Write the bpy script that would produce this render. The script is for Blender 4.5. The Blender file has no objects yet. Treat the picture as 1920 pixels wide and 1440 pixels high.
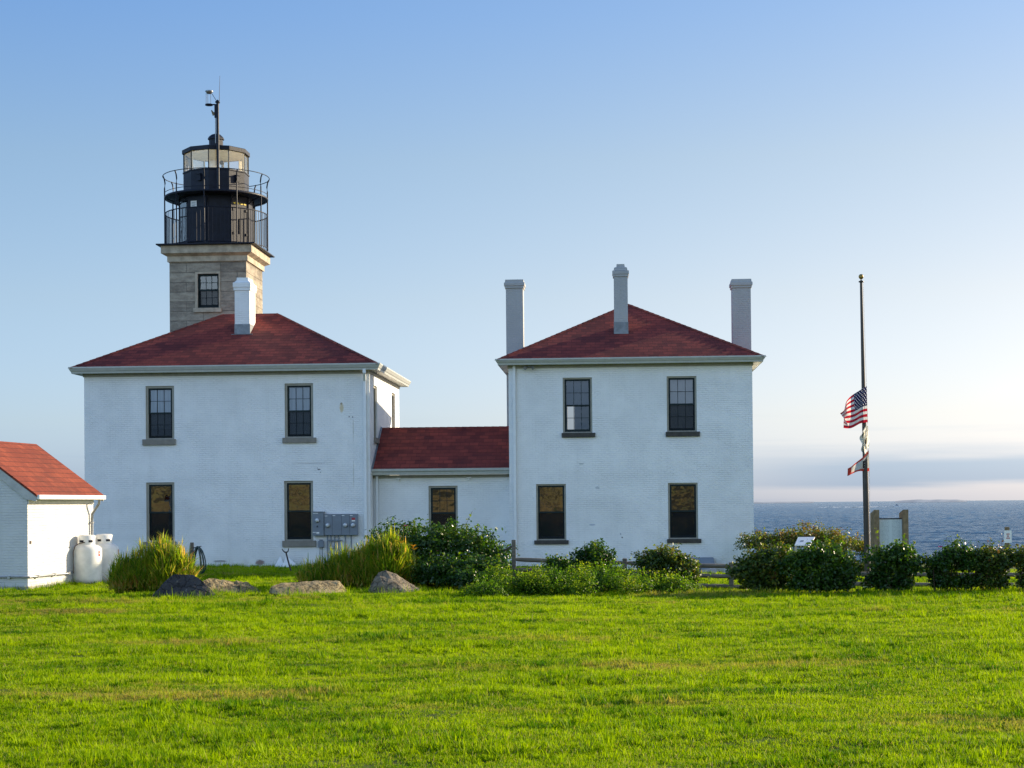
import bpy, bmesh, math, random
import numpy as np
from mathutils import Vector, Matrix, noise
R=math.radians
random.seed(4); rng=np.random.default_rng(4)
sc=bpy.context.scene; COL=sc.collection

# ------------------------------------------------------------ camera, sky, sun, exposure
cam=bpy.data.cameras.new('camera'); camo=bpy.data.objects.new('camera',cam); COL.objects.link(camo); sc.camera=camo
cam.sensor_width=36; cam.lens=59.41; cam.shift_y=187.05/1920; cam.clip_end=80000; cam.clip_start=.3
camo.location=(0,0,2.2)
camo.rotation_mode='QUATERNION'
camo.rotation_quaternion=Matrix.Rotation(math.pi/2+.0121,3,'X').to_quaternion() @ Matrix.Rotation(-.0087,3,'Z').to_quaternion()

SUN_E,SUN_A=R(17.0),R(61)
SKY_STRENGTH=.12; SUN_STRENGTH=5.0
w=bpy.data.worlds.new('World'); sc.world=w; w.use_nodes=True
SKY_TINT=[(0.,(.68,.84,1.42)),(.05,(.88,.87,1.06)),(.12,(.95,.86,.88)),(.2,(.90,.85,.84)),(.28,(.73,.81,.94)),(.55,(.52,.70,.96)),(.9,(.34,.48,.72))]
def setup_world():
    nt=w.node_tree; N=nt.nodes; Lk=nt.links; N.clear()
    out=N.new('ShaderNodeOutputWorld'); bg=N.new('ShaderNodeBackground'); sky=N.new('ShaderNodeTexSky')
    sky.sky_type='NISHITA'; sky.sun_disc=False; sky.sun_elevation=SUN_E; sky.sun_rotation=SUN_A
    sky.altitude=0; sky.air_density=1.0; sky.dust_density=.9; sky.ozone_density=2.2
    bg.inputs[1].default_value=SKY_STRENGTH
    # thin cloud bank lying on the horizon towards the right
    tc=N.new('ShaderNodeTexCoord'); sp=N.new('ShaderNodeSeparateXYZ'); Lk.new(tc.outputs['Generated'],sp.inputs[0])
    mp=N.new('ShaderNodeMapping'); mp.inputs['Scale'].default_value=(5,5,95); Lk.new(tc.outputs['Generated'],mp.inputs[0])
    nz=N.new('ShaderNodeTexNoise'); nz.inputs['Scale'].default_value=1.2; nz.inputs['Detail'].default_value=6; nz.inputs['Roughness'].default_value=.55; Lk.new(mp.outputs[0],nz.inputs[0])
    def mr(src,a,b,c,d,smooth=True):
        m=N.new('ShaderNodeMapRange'); m.interpolation_type='SMOOTHSTEP' if smooth else 'LINEAR'
        m.inputs[1].default_value=a;m.inputs[2].default_value=b;m.inputs[3].default_value=c;m.inputs[4].default_value=d
        Lk.new(src,m.inputs[0]); return m.outputs[0]
    def mth(op,a,b):
        m=N.new('ShaderNodeMath'); m.operation=op
        for i,v in enumerate((a,b)):
            if isinstance(v,(int,float)): m.inputs[i].default_value=v
            else: Lk.new(v,m.inputs[i])
        return m.outputs[0]
    zz=mth('ADD',sp.outputs['Z'],mth('MULTIPLY',mth('SUBTRACT',nz.outputs[0],.5),.018))
    band=mth('MULTIPLY',mr(zz,.004,.012,0,1),mr(zz,.018,.036,1,0))
    az=mr(sp.outputs['X'],.05,.22,0,1)
    mask=mth('MULTIPLY',mth('MULTIPLY',band,az),.62)
    wisp=mth('MULTIPLY',mth('MULTIPLY',mr(zz,.03,.06,1,0),mr(nz.outputs[0],.48,.7,0,1)),.25)
    mask=mth('MAXIMUM',mask,mth('MULTIPLY',wisp,mr(sp.outputs['X'],-.35,.1,.4,1)))
    # gamma and height tint grade the sky; overhead dimmed to deepen ground shade
    gm=N.new('ShaderNodeGamma'); gm.inputs[1].default_value=.85; Lk.new(sky.outputs[0],gm.inputs[0])
    tn=N.new('ShaderNodeValToRGB'); e=tn.color_ramp.elements
    for i,(p,c) in enumerate(SKY_TINT):
        x=e[i] if i<2 else e.new(p)
        x.position=p; x.color=(*c,1)
    Lk.new(sp.outputs['Z'],tn.inputs[0])
    tm=N.new('ShaderNodeMix'); tm.data_type='RGBA'; tm.blend_type='MULTIPLY'; tm.inputs[0].default_value=1; Lk.new(gm.outputs[0],tm.inputs[6]); Lk.new(tn.outputs[0],tm.inputs[7])
    def tint(src,a,b,ca,cb,base):
        m=N.new('ShaderNodeMix'); m.data_type='RGBA'; Lk.new(mr(src,a,b,0,1),m.inputs[0]); m.inputs[6].default_value=(*ca,1); m.inputs[7].default_value=(*cb,1)
        k=N.new('ShaderNodeMix'); k.data_type='RGBA'; k.blend_type='MULTIPLY'; k.inputs[0].default_value=1; Lk.new(base,k.inputs[6]); Lk.new(m.outputs[2],k.inputs[7]); return k.outputs[2]
    base=tint(sp.outputs['X'],-.38,.38,(.86,1.,1.14),(1.02,.985,.96),tm.outputs[2])
    base=tint(sp.outputs['Y'],-.5,.3,(3.25,2.6,2.05),(1,1,1),base)      # unseen sky behind the viewer boosted to fill the shaded house fronts
    lowback=mth('MULTIPLY',mr(sp.outputs['Y'],-.5,.3,1,0),mr(sp.outputs['Z'],.03,.2,1,0))      # low sky behind the viewer dimmed and blued for the window reflections
    lb=N.new('ShaderNodeMix'); lb.data_type='RGBA'; lb.blend_type='MULTIPLY'; Lk.new(lowback,lb.inputs[0]); Lk.new(base,lb.inputs[6]); lb.inputs[7].default_value=(.26,.42,.72,1); base=lb.outputs[2]
    mx=N.new('ShaderNodeMix'); mx.data_type='RGBA'; mx.blend_type='MULTIPLY'
    Lk.new(mask,mx.inputs[0]); Lk.new(base,mx.inputs[6]); mx.inputs[7].default_value=(.34,.55,.78,1)
    Lk.new(mx.outputs[2],bg.inputs[0]); Lk.new(bg.outputs[0],out.inputs[0])
setup_world()
sun=bpy.data.lights.new('sun','SUN'); so=bpy.data.objects.new('sun',sun); COL.objects.link(so)
sun.energy=SUN_STRENGTH; sun.angle=R(.5); sun.color=(1,.83,.58)
S=Vector((math.cos(SUN_E)*math.sin(SUN_A),math.cos(SUN_E)*math.cos(SUN_A),math.sin(SUN_E)))
so.rotation_mode='QUATERNION'; so.rotation_quaternion=S.to_track_quat('Z','Y'); so.location=S*200
sc.view_settings.view_transform='Standard'; sc.view_settings.look='None'; sc.view_settings.exposure=0.95; sc.view_settings.gamma=1

# ------------------------------------------------------------ materials
def mat(name,build):
    m=bpy.data.materials.new(name); m.use_nodes=True; nt=m.node_tree
    nt.nodes.clear(); out=nt.nodes.new('ShaderNodeOutputMaterial')
    G=Nodes(nt); s=build(G); nt.links.new(s,out.inputs[0]); return m
class Nodes:
    def __init__(s,nt): s.nt=nt
    def n(s,t,ins={},**kw):
        x=s.nt.nodes.new(t)
        for k,v in kw.items(): setattr(x,k,v)
        for k,v in ins.items():
            i=x.inputs[k]
            if hasattr(v,'is_linked'): s.nt.links.new(v,i)
            else: i.default_value=v
        return x
    def math(s,op,a,b=0.,c=0.,clamp=False):
        return s.n('ShaderNodeMath',{0:a,1:b,2:c},operation=op,use_clamp=clamp).outputs[0]
    def mix(s,f,a,b,blend='MIX'):
        return s.n('ShaderNodeMix',{0:f,6:a,7:b},data_type='RGBA',blend_type=blend).outputs[2]
    def mr(s,v,a,b,c=0.,d=1.,sm=True):
        return s.n('ShaderNodeMapRange',{0:v,1:a,2:b,3:c,4:d},interpolation_type='SMOOTHSTEP' if sm else 'LINEAR').outputs[0]
    def coord(s,k='Object'): return s.n('ShaderNodeTexCoord').outputs[k]
    def pos(s): return s.n('ShaderNodeNewGeometry').outputs['Position']
    def noise(s,vec,scale,detail=4,rough=.5,k=0,stretch=None):
        if stretch: vec=s.n('ShaderNodeMapping',{0:vec,'Scale':stretch}).outputs[0]
        return s.n('ShaderNodeTexNoise',{'Vector':vec,'Scale':scale,'Detail':detail,'Roughness':rough}).outputs[k]
    def bump(s,h,dist,strength=1.):
        return s.n('ShaderNodeBump',{'Height':h,'Distance':dist,'Strength':strength}).outputs[0]
    def prin(s,col,rough=.6,spec=.5,metal=0.,normal=None,**kw):
        d={'Base Color':col,'Roughness':rough,'Specular IOR Level':spec,'Metallic':metal}
        if normal is not None: d['Normal']=normal
        d.update(kw)
        return s.n('ShaderNodeBsdfPrincipled',d).outputs[0]
def c4(r,g,b): return (r,g,b,1.)
def simple(name,col,rough=.6,spec=.4,metal=0.,var=.12,vs=6.,bumpd=0.,bs=30.):
    def b(G):
        co=G.coord(); f=G.noise(co,vs,5,.6)
        c=G.mix(G.mr(f,.3,.7),c4(*[x*(1-var) for x in col]),c4(*[min(1,x*(1+var)) for x in col]))
        nm=G.bump(G.noise(co,bs,3),bumpd) if bumpd else None
        return G.prin(c,rough,spec,metal,nm)
    return mat(name,b)

def m_brick(name,marks=(),base=1.):
    def b(G):
        uv=G.coord('UV'); ob=G.coord()
        br=G.n('ShaderNodeTexBrick',{'Vector':uv,'Scale':1.,'Mortar Size':.009,'Mortar Smooth':.6,'Bias':0.,'Brick Width':.21,'Row Height':.072,
            'Color1':c4(.42,.42,.42),'Color2':c4(.58,.58,.58),'Mortar':c4(0,0,0)})
        big=G.noise(ob,.7,5,.6); fine=G.noise(ob,9,5,.65,stretch=(1,1,3)); streak=G.noise(ob,1.6,4,.6,stretch=(2.2,2.2,.22))
        col=G.mix(G.mr(big,.3,.72),c4(.75*base,.755*base,.75*base),c4(.85*base,.85*base,.84*base))
        col=G.mix(G.math('MULTIPLY',G.mr(streak,.5,.8),.28),col,c4(.62*base,.62*base,.6*base))
        col=G.mix(G.math('MULTIPLY',G.math('SUBTRACT',1.,br.outputs['Fac']),G.mr(fine,.56,.8,0,.14)),col,c4(.55,.52,.5))
        col=G.mix(G.math('MULTIPLY',br.outputs['Fac'],G.mr(G.noise(ob,1.3,4,.7),.42,.72,.0,.2)),col,c4(.58,.6,.62))
        vor=G.noise(ob,2.6,6,.72,stretch=(1.,1.,3.5))
        z=G.n('ShaderNodeSeparateXYZ',{0:ob}).outputs[2]
        chipm=G.math('MULTIPLY',G.mr(vor,.69,.71),G.mr(z,.0,4.,1.,.2))
        col=G.mix(chipm,col,c4(.38,.36,.36))
        low=G.math('MULTIPLY',G.mr(z,.55,.0),G.mr(G.noise(ob,3.2,5,.7),.35,.7))
        col=G.mix(G.math('MULTIPLY',low,.5),col,c4(.44,.43,.38))
        for (mx,mz,sx,sz,cc) in marks:
            d=G.n('ShaderNodeMapping',{0:ob,'Location':(-mx/sx,0,-mz/sz),'Scale':(1/sx,0.,1/sz)}).outputs[0]
            ln=G.n('ShaderNodeVectorMath',{0:d},operation='LENGTH').outputs['Value']
            ln=G.math('ADD',ln,G.math('MULTIPLY',G.math('SUBTRACT',G.noise(ob,14,4,.7),.5),1.1))
            col=G.mix(G.mr(ln,.5,1.05,.85,0.),col,c4(*cc))
        h=G.math('ADD',G.math('MULTIPLY',br.outputs['Fac'],G.mr(G.noise(ob,1.7,4,.7),.35,.7,-.15,-1.)),G.math('MULTIPLY',fine,1.3))
        h=G.math('ADD',h,G.math('MULTIPLY',br.outputs['Color'],.6))
        h=G.math('ADD',h,G.math('MULTIPLY',G.noise(ob,1.1,3),1.4))
        return G.prin(col,.62,.35,0.,G.bump(h,.007,1.))
    return mat(name,b)

def m_shingle(name,c1,c2,row=.25,width=.34):
    def b(G):
        uv=G.coord('UV'); ob=G.coord()
        br=G.n('ShaderNodeTexBrick',{'Vector':uv,'Scale':1.,'Mortar Size':.012,'Mortar Smooth':.3,'Bias':0.,'Brick Width':width,'Row Height':row,
            'Color1':c4(0,0,0),'Color2':c4(1,1,1),'Mortar':c4(.5,.5,.5)})
        br.offset=.5
        v=G.n('ShaderNodeSeparateXYZ',{0:uv}).outputs[1]
        fr=G.math('FRACT',G.math('DIVIDE',v,row))
        gr=G.noise(ob,70,3,.7); big=G.noise(ob,.9,4,.6); med=G.noise(ob,4,4,.7)
        t=G.math('ADD',G.math('MULTIPLY',br.outputs['Color'],.34),G.math('ADD',G.math('MULTIPLY',big,.75),G.math('MULTIPLY',med,.4)))
        col=G.mix(G.mr(t,.4,1.1),c4(*c1),c4(*c2))
        col=G.mix(G.math('MULTIPLY',G.mr(gr,.3,.7),.3),col,c4(c1[0]*.6,c1[1]*.7,c1[2]*.7))
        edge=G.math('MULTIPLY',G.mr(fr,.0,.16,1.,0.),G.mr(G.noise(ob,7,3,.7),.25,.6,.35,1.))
        col=G.mix(G.math('MULTIPLY',G.mr(G.noise(ob,.55,5,.7,stretch=(1,1,.35)),.5,.72),.45),col,c4(c1[0]*.55,c1[1]*.9,c1[2]*1.1))
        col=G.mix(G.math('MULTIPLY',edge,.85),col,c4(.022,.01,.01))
        col=G.mix(G.math('MULTIPLY',br.outputs['Fac'],.4),col,c4(.03,.012,.012))
        h=G.math('ADD',G.math('SUBTRACT',1.,fr),G.math('MULTIPLY',gr,.25))
        h=G.math('ADD',h,G.math('MULTIPLY',br.outputs['Color'],.35))
        return G.prin(col,.85,.25,0.,G.bump(h,.012,.8))
    return mat(name,b)

def m_stone(name):
    def b(G):
        uv=G.coord('UV'); ob=G.coord()
        br=G.n('ShaderNodeTexBrick',{'Vector':uv,'Scale':1.,'Mortar Size':.012,'Mortar Smooth':.4,'Bias':0.,'Brick Width':1.35,'Row Height':.38,
            'Color1':c4(.0,.0,.0),'Color2':c4(1,1,1),'Mortar':c4(.5,.5,.5)})
        n1=G.noise(ob,2.2,6,.65,stretch=(1,1,2.4)); n2=G.noise(ob,12,5,.7); n3=G.noise(ob,1.,4)
        t=G.math('ADD',G.math('MULTIPLY',br.outputs['Color'],.28),G.math('ADD',G.math('MULTIPLY',n1,.95),G.math('MULTIPLY',n2,.35)))
        col=G.mix(G.mr(t,.5,1.1),c4(.17,.145,.115),c4(.43,.375,.29))
        col=G.mix(G.mr(n3,.55,.75,0,.5),col,c4(.24,.225,.21))
        col=G.mix(G.math('MULTIPLY',br.outputs['Fac'],.55),col,c4(.14,.125,.1))
        h=G.math('ADD',G.math('MULTIPLY',br.outputs['Fac'],-1.2),G.math('ADD',G.math('MULTIPLY',n1,1.6),G.math('MULTIPLY',n2,.5)))
        return G.prin(col,.85,.25,0.,G.bump(h,.035,.9))
    return mat(name,b)

def m_glass(name,refl=.2,tint=.75,wav=.0,rough=.0):
    def b(G):
        nm=G.bump(G.noise(G.coord(),2.3,2,.5),wav) if wav else None
        d={'Roughness':rough,'Color':c4(1,1,1)}
        if nm is not None: d['Normal']=nm
        gl=G.n('ShaderNodeBsdfGlossy',d).outputs[0]
        tr=G.n('ShaderNodeBsdfTransparent',{0:c4(tint,tint*1.01,tint*1.02)}).outputs[0]
        fr=G.n('ShaderNodeFresnel',{0:1.5}).outputs[0]
        f=G.math('ADD',G.math('MULTIPLY',fr,1-refl),refl,clamp=True)
        return G.n('ShaderNodeMixShader',{0:f,1:tr,2:gl}).outputs[0]
    return mat(name,b)

def m_leaf(name,stops,rough=.4,trans=.38,spec=.45,tcol=(2.0,1.95,.6)):
    def b(G):
        t=G.n('ShaderNodeAttribute',attribute_name='tint').outputs['Fac']
        rp=G.n('ShaderNodeValToRGB',{0:t}); e=rp.color_ramp.elements
        for i,(p,c) in enumerate(stops):
            x=e[i] if i<2 else e.new(p)
            x.position=p; x.color=c4(*c)
        col=rp.outputs[0]
        tc=G.mix(1.,col,c4(*tcol),'MULTIPLY')
        p=G.prin(col,rough,spec); tl=G.n('ShaderNodeBsdfTranslucent',{0:tc}).outputs[0]
        return G.n('ShaderNodeMixShader',{0:trans,1:p,2:tl}).outputs[0]
    return mat(name,b)

M={}
M['wall_l']=m_brick('painted_brick',marks=[(9.32,5.83,.05,.06,(.16,.09,.05)),(9.33,5.68,.09,.2,(.62,.5,.3)),(9.72,5.35,.03,.03,(.05,.05,.05)),(9.6,5.37,.03,.03,(.08,.07,.07)),
    (9.74,4.9,.02,.5,(.52,.52,.47)),(8.5,3.5,.07,.03,(.08,.07,.07)),(8.44,3.55,.02,.02,(.05,.05,.05)),(8.55,3.4,.02,.02,(.06,.05,.05)),(6.35,.2,.2,.12,(.19,.1,.08)),(4.9,.25,.3,.05,(.3,.28,.27)),(9.74,3.3,.02,.6,(.55,.55,.5)),(8.2,3.72,.7,.025,(.56,.55,.55))])
M['wall_r']=m_brick('painted_brick_right',marks=[(2.55,3.6,.12,.03,(.42,.45,.45)),(3.1,2.75,.1,.05,(.5,.52,.55)),(2.9,1.45,.14,.03,(.36,.4,.5)),(3.95,1.0,.04,.03,(.08,.08,.1)),(3.9,1.12,.03,.04,(.3,.32,.36))])
M['wall_c']=m_brick('painted_brick_passage')
M['wall_s']=m_brick('painted_brick_shed',base=.74)
M['chim']=m_brick('weathered_chimney_brick',base=.52)
M['roof']=m_shingle('red_shingle',(.11,.022,.021),(.33,.06,.042))
M['roof_shed']=m_shingle('orange_red_shingle',(.17,.034,.02),(.30,.068,.034),row=.235,width=.3)
M['stone']=m_stone('granite_block')
M['stone_trim']=simple('granite_trim',(.42,.36,.27),.85,.25,var=.25,vs=3,bumpd=.01,bs=18)
M['trim']=simple('taupe_trim',(.30,.285,.235),.55,.4,var=.08)
M['gutter']=simple('gutter_grey',(.44,.45,.42),.4,.5,var=.05)
M['soffit']=simple('soffit_white',(.72,.71,.68),.55,.4,var=.05)
M['white']=simple('white_paint',(.78,.78,.76),.45,.45,var=.04)
M['pipe_white']=simple('downspout_white',(.72,.74,.75),.4,.45,var=.04)
M['green']=simple('dark_green_sash',(.005,.016,.018),.5,.25,var=.15)
M['black']=simple('black_iron_paint',(.008,.011,.022),.5,.24,var=.3,vs=4,bumpd=.004,bs=20)
M['sill_r']=simple('dark_sill',(.055,.05,.043),.7,.35,var=.2)
M['sill_l']=simple('taupe_sill',(.22,.2,.17),.7,.35,var=.12)
M['glass_sky']=m_glass('window_glass',.09,.7,.0012)
M['glass_r']=m_glass('window_glass_clear',.05,.5,.0012)
M['glass_low']=m_glass('window_glass_lower',.05,.45,.003)
M['glass_wavy']=m_glass('old_window_glass',.19,.5,.0045)
M['glass_lamp']=m_glass('lantern_glass',.06,.93)
def screenm(G): return G.n('ShaderNodeMixShader',{0:.5,1:G.prin(c4(.02,.024,.028),.9,.1),2:G.n('ShaderNodeBsdfTransparent').outputs[0]}).outputs[0]
M['screen']=mat('insect_screen',screenm)
M['curtain']=None
def curtain(G):
    u=G.n('ShaderNodeSeparateXYZ',{0:G.coord()}).outputs[0]
    wv=G.noise(G.coord(),1.,3,.5,stretch=(22,1,.6))
    col=G.mix(G.mr(wv,.3,.7),c4(.27,.36,.46),c4(.46,.54,.62))
    p=G.prin(col,.9,.1,0.,G.bump(wv,.03)); t=G.n('ShaderNodeBsdfTranslucent',{0:c4(.6,.65,.7)}).outputs[0]
    return G.n('ShaderNodeMixShader',{0:.3,1:p,2:t}).outputs[0]
M['curtain']=mat('white_curtain',curtain)
M['blind']=simple('grey_blind',(.42,.4,.4),.8,.2,var=.05)
M['blue_blind']=simple('blue_blind',(.10,.17,.26),.8,.2,var=.05)  # blue sheet added behind the sash, its colour a painted sky reflection
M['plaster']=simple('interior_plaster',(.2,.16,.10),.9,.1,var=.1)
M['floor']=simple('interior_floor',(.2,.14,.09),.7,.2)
M['grey_box']=simple('meter_grey',(.16,.19,.23),.4,.5,var=.06)
M['chrome']=simple('meter_glass',(.55,.58,.6),.15,.6,var=.3,vs=20)
M['metal']=simple('galvanised',(.32,.33,.34),.4,.5,.6)
M['dark_metal']=simple('dark_rust_metal',(.05,.035,.03),.6,.4,.3)
M['copper']=simple('copper_tube',(.14,.10,.075),.5,.4,.5)
M['tank']=simple('tank_white_paint',(.74,.74,.71),.38,.45,var=.13,vs=2.5)
M['red']=simple('red_label',(.42,.03,.04),.5)
M['concrete']=simple('concrete',(.33,.32,.29),.85,.2,var=.2,vs=5,bumpd=.01)
def wood(G):
    ob=G.coord(); n=G.noise(ob,5,5,.65,stretch=(.25,.25,6)) ; g=G.noise(ob,3,5,.7)
    col=G.mix(G.mr(n,.3,.7),c4(.10,.085,.065),c4(.2,.175,.14)); col=G.mix(G.mr(g,.55,.75,0,.5),col,c4(.07,.06,.05))
    return G.prin(col,.85,.2,0.,G.bump(n,.012))
M['wood']=mat('weathered_rail',wood)
M['post']=simple('tan_timber',(.21,.155,.09),.8,.2,var=.25,vs=8,bumpd=.006)
M['bronze']=simple('dark_bronze_pole',(.035,.03,.026),.35,.5,.3,var=.2)
M['gold']=simple('dull_gold',(.36,.24,.07),.4,.5,.7)
M['yellow']=simple('yellow_paint',(.75,.55,.05),.5)
M['cap_lead']=simple('lead_flashing',(.2,.22,.24),.5,.5,.4,var=.2)
M['hose']=simple('dark_teal_hose',(.012,.045,.05),.3,.5,var=.3)
M['foam']=simple('white_foam',(.8,.82,.84),.8,.2)
M['lawn_soil']=None

# ------------------------------------------------------------ mesh builder
class MB:
    def __init__(s,xf=None): s.v=[];s.f=[];s.m=[];s.xf=xf;s.sm=[]
    def add(s,vs,fs,mi=0,smooth=False):
        b=len(s.v)
        for p in vs:
            p=Vector(p); s.v.append(s.xf@p if s.xf else p)
        for f in fs: s.f.append([b+i for i in f]); s.m.append(mi); s.sm.append(smooth)
        return s
    def box(s,x0,x1,y0,y1,z0,z1,mi=0,bev=0.):
        if bev>0:
            bm=bmesh.new(); bmesh.ops.create_cube(bm,size=1)
            for v in bm.verts: v.co=Vector(((x0+x1)/2+v.co.x*(x1-x0),(y0+y1)/2+v.co.y*(y1-y0),(z0+z1)/2+v.co.z*(z1-z0)))
            bmesh.ops.bevel(bm,geom=bm.edges[:],offset=bev,segments=2,profile=.5,affect='EDGES')
            bm.verts.index_update(); s.add([v.co.copy() for v in bm.verts],[[v.index for v in f.verts] for f in bm.faces],mi); bm.free(); return s
        s.add([(x0,y0,z0),(x1,y0,z0),(x1,y1,z0),(x0,y1,z0),(x0,y0,z1),(x1,y0,z1),(x1,y1,z1),(x0,y1,z1)],
              [(0,3,2,1),(4,5,6,7),(0,1,5,4),(1,2,6,5),(2,3,7,6),(3,0,4,7)],mi); return s
    def tube(s,pts,r,n=8,mi=0,cap=True):
        pts=[Vector(p) for p in pts]; rs=r if isinstance(r,(list,tuple)) else [r]*len(pts)
        vs=[];fs=[]
        for i,p in enumerate(pts):
            d=(pts[min(i+1,len(pts)-1)]-pts[max(i-1,0)]).normalized()
            a=d.cross(Vector((0,0,1))); 
            if a.length<1e-3: a=Vector((1,0,0))
            a.normalize(); b=d.cross(a)
            for k in range(n):
                t=2*math.pi*k/n; vs.append(p+a*math.cos(t)*rs[i]+b*math.sin(t)*rs[i])
        for i in range(len(pts)-1):
            for k in range(n): fs.append((i*n+k,i*n+(k+1)%n,(i+1)*n+(k+1)%n,(i+1)*n+k))
        s.add(vs,fs,mi,True)
        if cap: s.add(vs[:n],[list(range(n))],mi); s.add(vs[-n:],[list(range(n))[::-1]],mi)
        return s
    def lathe(s,prof,cx,cy,n=32,mi=0,smooth=True,rot=0.,a0=0.,a1=2*math.pi):
        vs=[];fs=[]; closed=abs(a1-a0-2*math.pi)<1e-6; cols=n if closed else n+1
        for (r,z) in prof:
            for k in range(cols):
                t=rot+a0+(a1-a0)*k/n; vs.append((cx+r*math.sin(t),cy-r*math.cos(t),z))
        for i in range(len(prof)-1):
            for k in range(n):
                k2=(k+1)%cols; fs.append((i*cols+k,i*cols+k2,(i+1)*cols+k2,(i+1)*cols+k))
        s.add(vs,fs,mi,smooth); return s
    def sweep_rect(s,prof,W,D,mi=0,x0=0,y0=0):
        vs=[];n=len(prof)
        for (d,z) in prof: vs+=[(x0-d,y0-d,z),(x0+W+d,y0-d,z),(x0+W+d,y0+D+d,z),(x0-d,y0+D+d,z)]
        fs=[]
        for i in range(n-1):
            for k in range(4): fs.append((i*4+k,i*4+(k+1)%4,(i+1)*4+(k+1)%4,(i+1)*4+k))
        s.add(vs,fs,mi); return s
    def build(s,name,mats,parent=None,loc=None,rotz=None,smooth=False):
        me=bpy.data.meshes.new(name); me.from_pydata([tuple(v) for v in s.v],[],s.f)
        mats=mats if isinstance(mats,(list,tuple)) else [mats]
        for m in mats: me.materials.append(m)
        me.polygons.foreach_set('material_index',s.m)
        me.polygons.foreach_set('use_smooth',[bool(x) or smooth for x in s.sm])
        uv=me.uv_layers.new(name='UVMap')
        for p in me.polygons:
            nn=p.normal
            if abs(nn.z)>.97: t,b=Vector((1,0,0)),Vector((0,1,0))
            else:
                t=Vector((0,0,1)).cross(nn).normalized(); b=nn.cross(t)
            for li in p.loop_indices:
                co=me.vertices[me.loops[li].vertex_index].co; uv.data[li].uv=(co.dot(t),co.dot(b))
        o=bpy.data.objects.new(name,me); COL.objects.link(o)
        if parent: o.parent=parent
        if loc: o.location=loc
        if rotz is not None: o.rotation_euler=(0,0,rotz)
        return o
def tag(o,label=None,cat=None,group=None,kind=None):
    if label: o['label']=label
    if cat: o['category']=cat
    if group: o['group']=group
    if kind: o['kind']=kind
    return o
def thing(name,loc,rotz,label,cat,group=None):
    o=bpy.data.objects.new(name,None); COL.objects.link(o); o.location=loc; o.rotation_euler=(0,0,rotz); o.empty_display_size=.2
    return tag(o,label,cat,group)

def sstep(a,b,x):
    t=np.clip((np.asarray(x,float)-a)/(b-a),0,1); return t*t*(3-2*t)
def vnoise(x,y,sc,seed=0.):
    return np.array([noise.noise(Vector((a*sc+seed,b*sc*1.6-seed,seed*.37))) for a,b in zip(np.ravel(x),np.ravel(y))]).reshape(np.shape(x))
def gbase(x,y):
    x=np.asarray(x,float);y=np.asarray(y,float)
    z=-.25*sstep(1,9,x)*sstep(40.5,45.5,y)
    z=z-.12*sstep(54,60,y)*sstep(-1,4,x)
    bl=np.where(x>-3,68+0*x,78+0*x)
    z=z-10.5*sstep(bl,bl+16,y)
    z=z+10.5*sstep(-35,-230,y)+3.5*sstep(-60,-320,y)
    z=z-14*sstep(150,215,np.abs(x))-18*sstep(-340,-400,y)
    return z
def gz(x,y): return float(gbase(x,y))

# ------------------------------------------------------------ ground, sea, land, grass
def lawnmat(G):
    p=G.pos(); y=G.n('ShaderNodeSeparateXYZ',{0:p}).outputs[1]; x=G.n('ShaderNodeSeparateXYZ',{0:p}).outputs[0]
    n1=G.noise(p,.5,5,.6); n2=G.noise(p,6,4,.7); n3=G.noise(p,.03,5,.6)
    col=G.mix(G.mr(n1,.35,.7),c4(.05,.085,.012),c4(.09,.12,.02)); col=G.mix(G.mr(n2,.45,.7,0,.6),col,c4(.06,.05,.022))
    field=G.mix(G.mr(n3,.35,.65),c4(.30,.20,.065),c4(.22,.21,.055)); field=G.mix(G.mr(G.noise(p,.055,6,.65,stretch=(1.3,.45,1)),.42,.57,0,.92),field,c4(.03,.028,.012))
    col=G.mix(G.mr(y,-20,-45),col,field)
    cliff=G.mix(G.mr(G.noise(p,.4,5,.7),.3,.7),c4(.16,.15,.13),c4(.09,.1,.05))
    nz=G.n('ShaderNodeSeparateXYZ',{0:p}).outputs[2]
    col=G.mix(G.mr(nz,-1.5,-3.),col,cliff)
    return G.prin(col,.95,.1,0.,G.bump(n2,.02))
M['lawn_soil']=mat('lawn_ground',lawnmat)
def build_ground():
    xs=np.concatenate([np.linspace(-230,-40,24),np.linspace(-36,-17,14),np.arange(-16,17.01,.35),np.linspace(19,40,14),np.linspace(46,230,24)])
    ys=np.concatenate([np.linspace(-420,-30,40),np.linspace(-25,8,12),np.arange(9,62.01,.4),np.linspace(63,96,30),[110,130]])
    X,Y=np.meshgrid(xs,ys); Z=gbase(X,Y)
    near=sstep(6,10,Y)*(1-sstep(60,64,Y))*sstep(-20,-16,X)*(1-sstep(16,20,X))
    Z=Z+near*(.055*vnoise(X,Y,.5,3.)+.035*vnoise(X,Y,1.3,9.))
    Z=Z+(1-near)*.5*vnoise(X,Y,.03,5.)*(np.abs(Y)>15)
    ny,nx=X.shape; i=np.arange(ny*nx).reshape(ny,nx)
    f=np.stack([i[:-1,:-1],i[:-1,1:],i[1:,1:],i[1:,:-1]],-1).reshape(-1,4)
    me=bpy.data.meshes.new('ground'); me.from_pydata(np.stack([X,Y,Z],-1).reshape(-1,3).tolist(),[],f.tolist())
    me.polygons.foreach_set('use_smooth',[True]*len(f)); me.materials.append(M['lawn_soil'])
    o=bpy.data.objects.new('ground',me); COL.objects.link(o); tag(o,kind='structure'); return o,(xs,ys,Z)
ground,(GX,GY,GZ)=build_ground()
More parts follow.
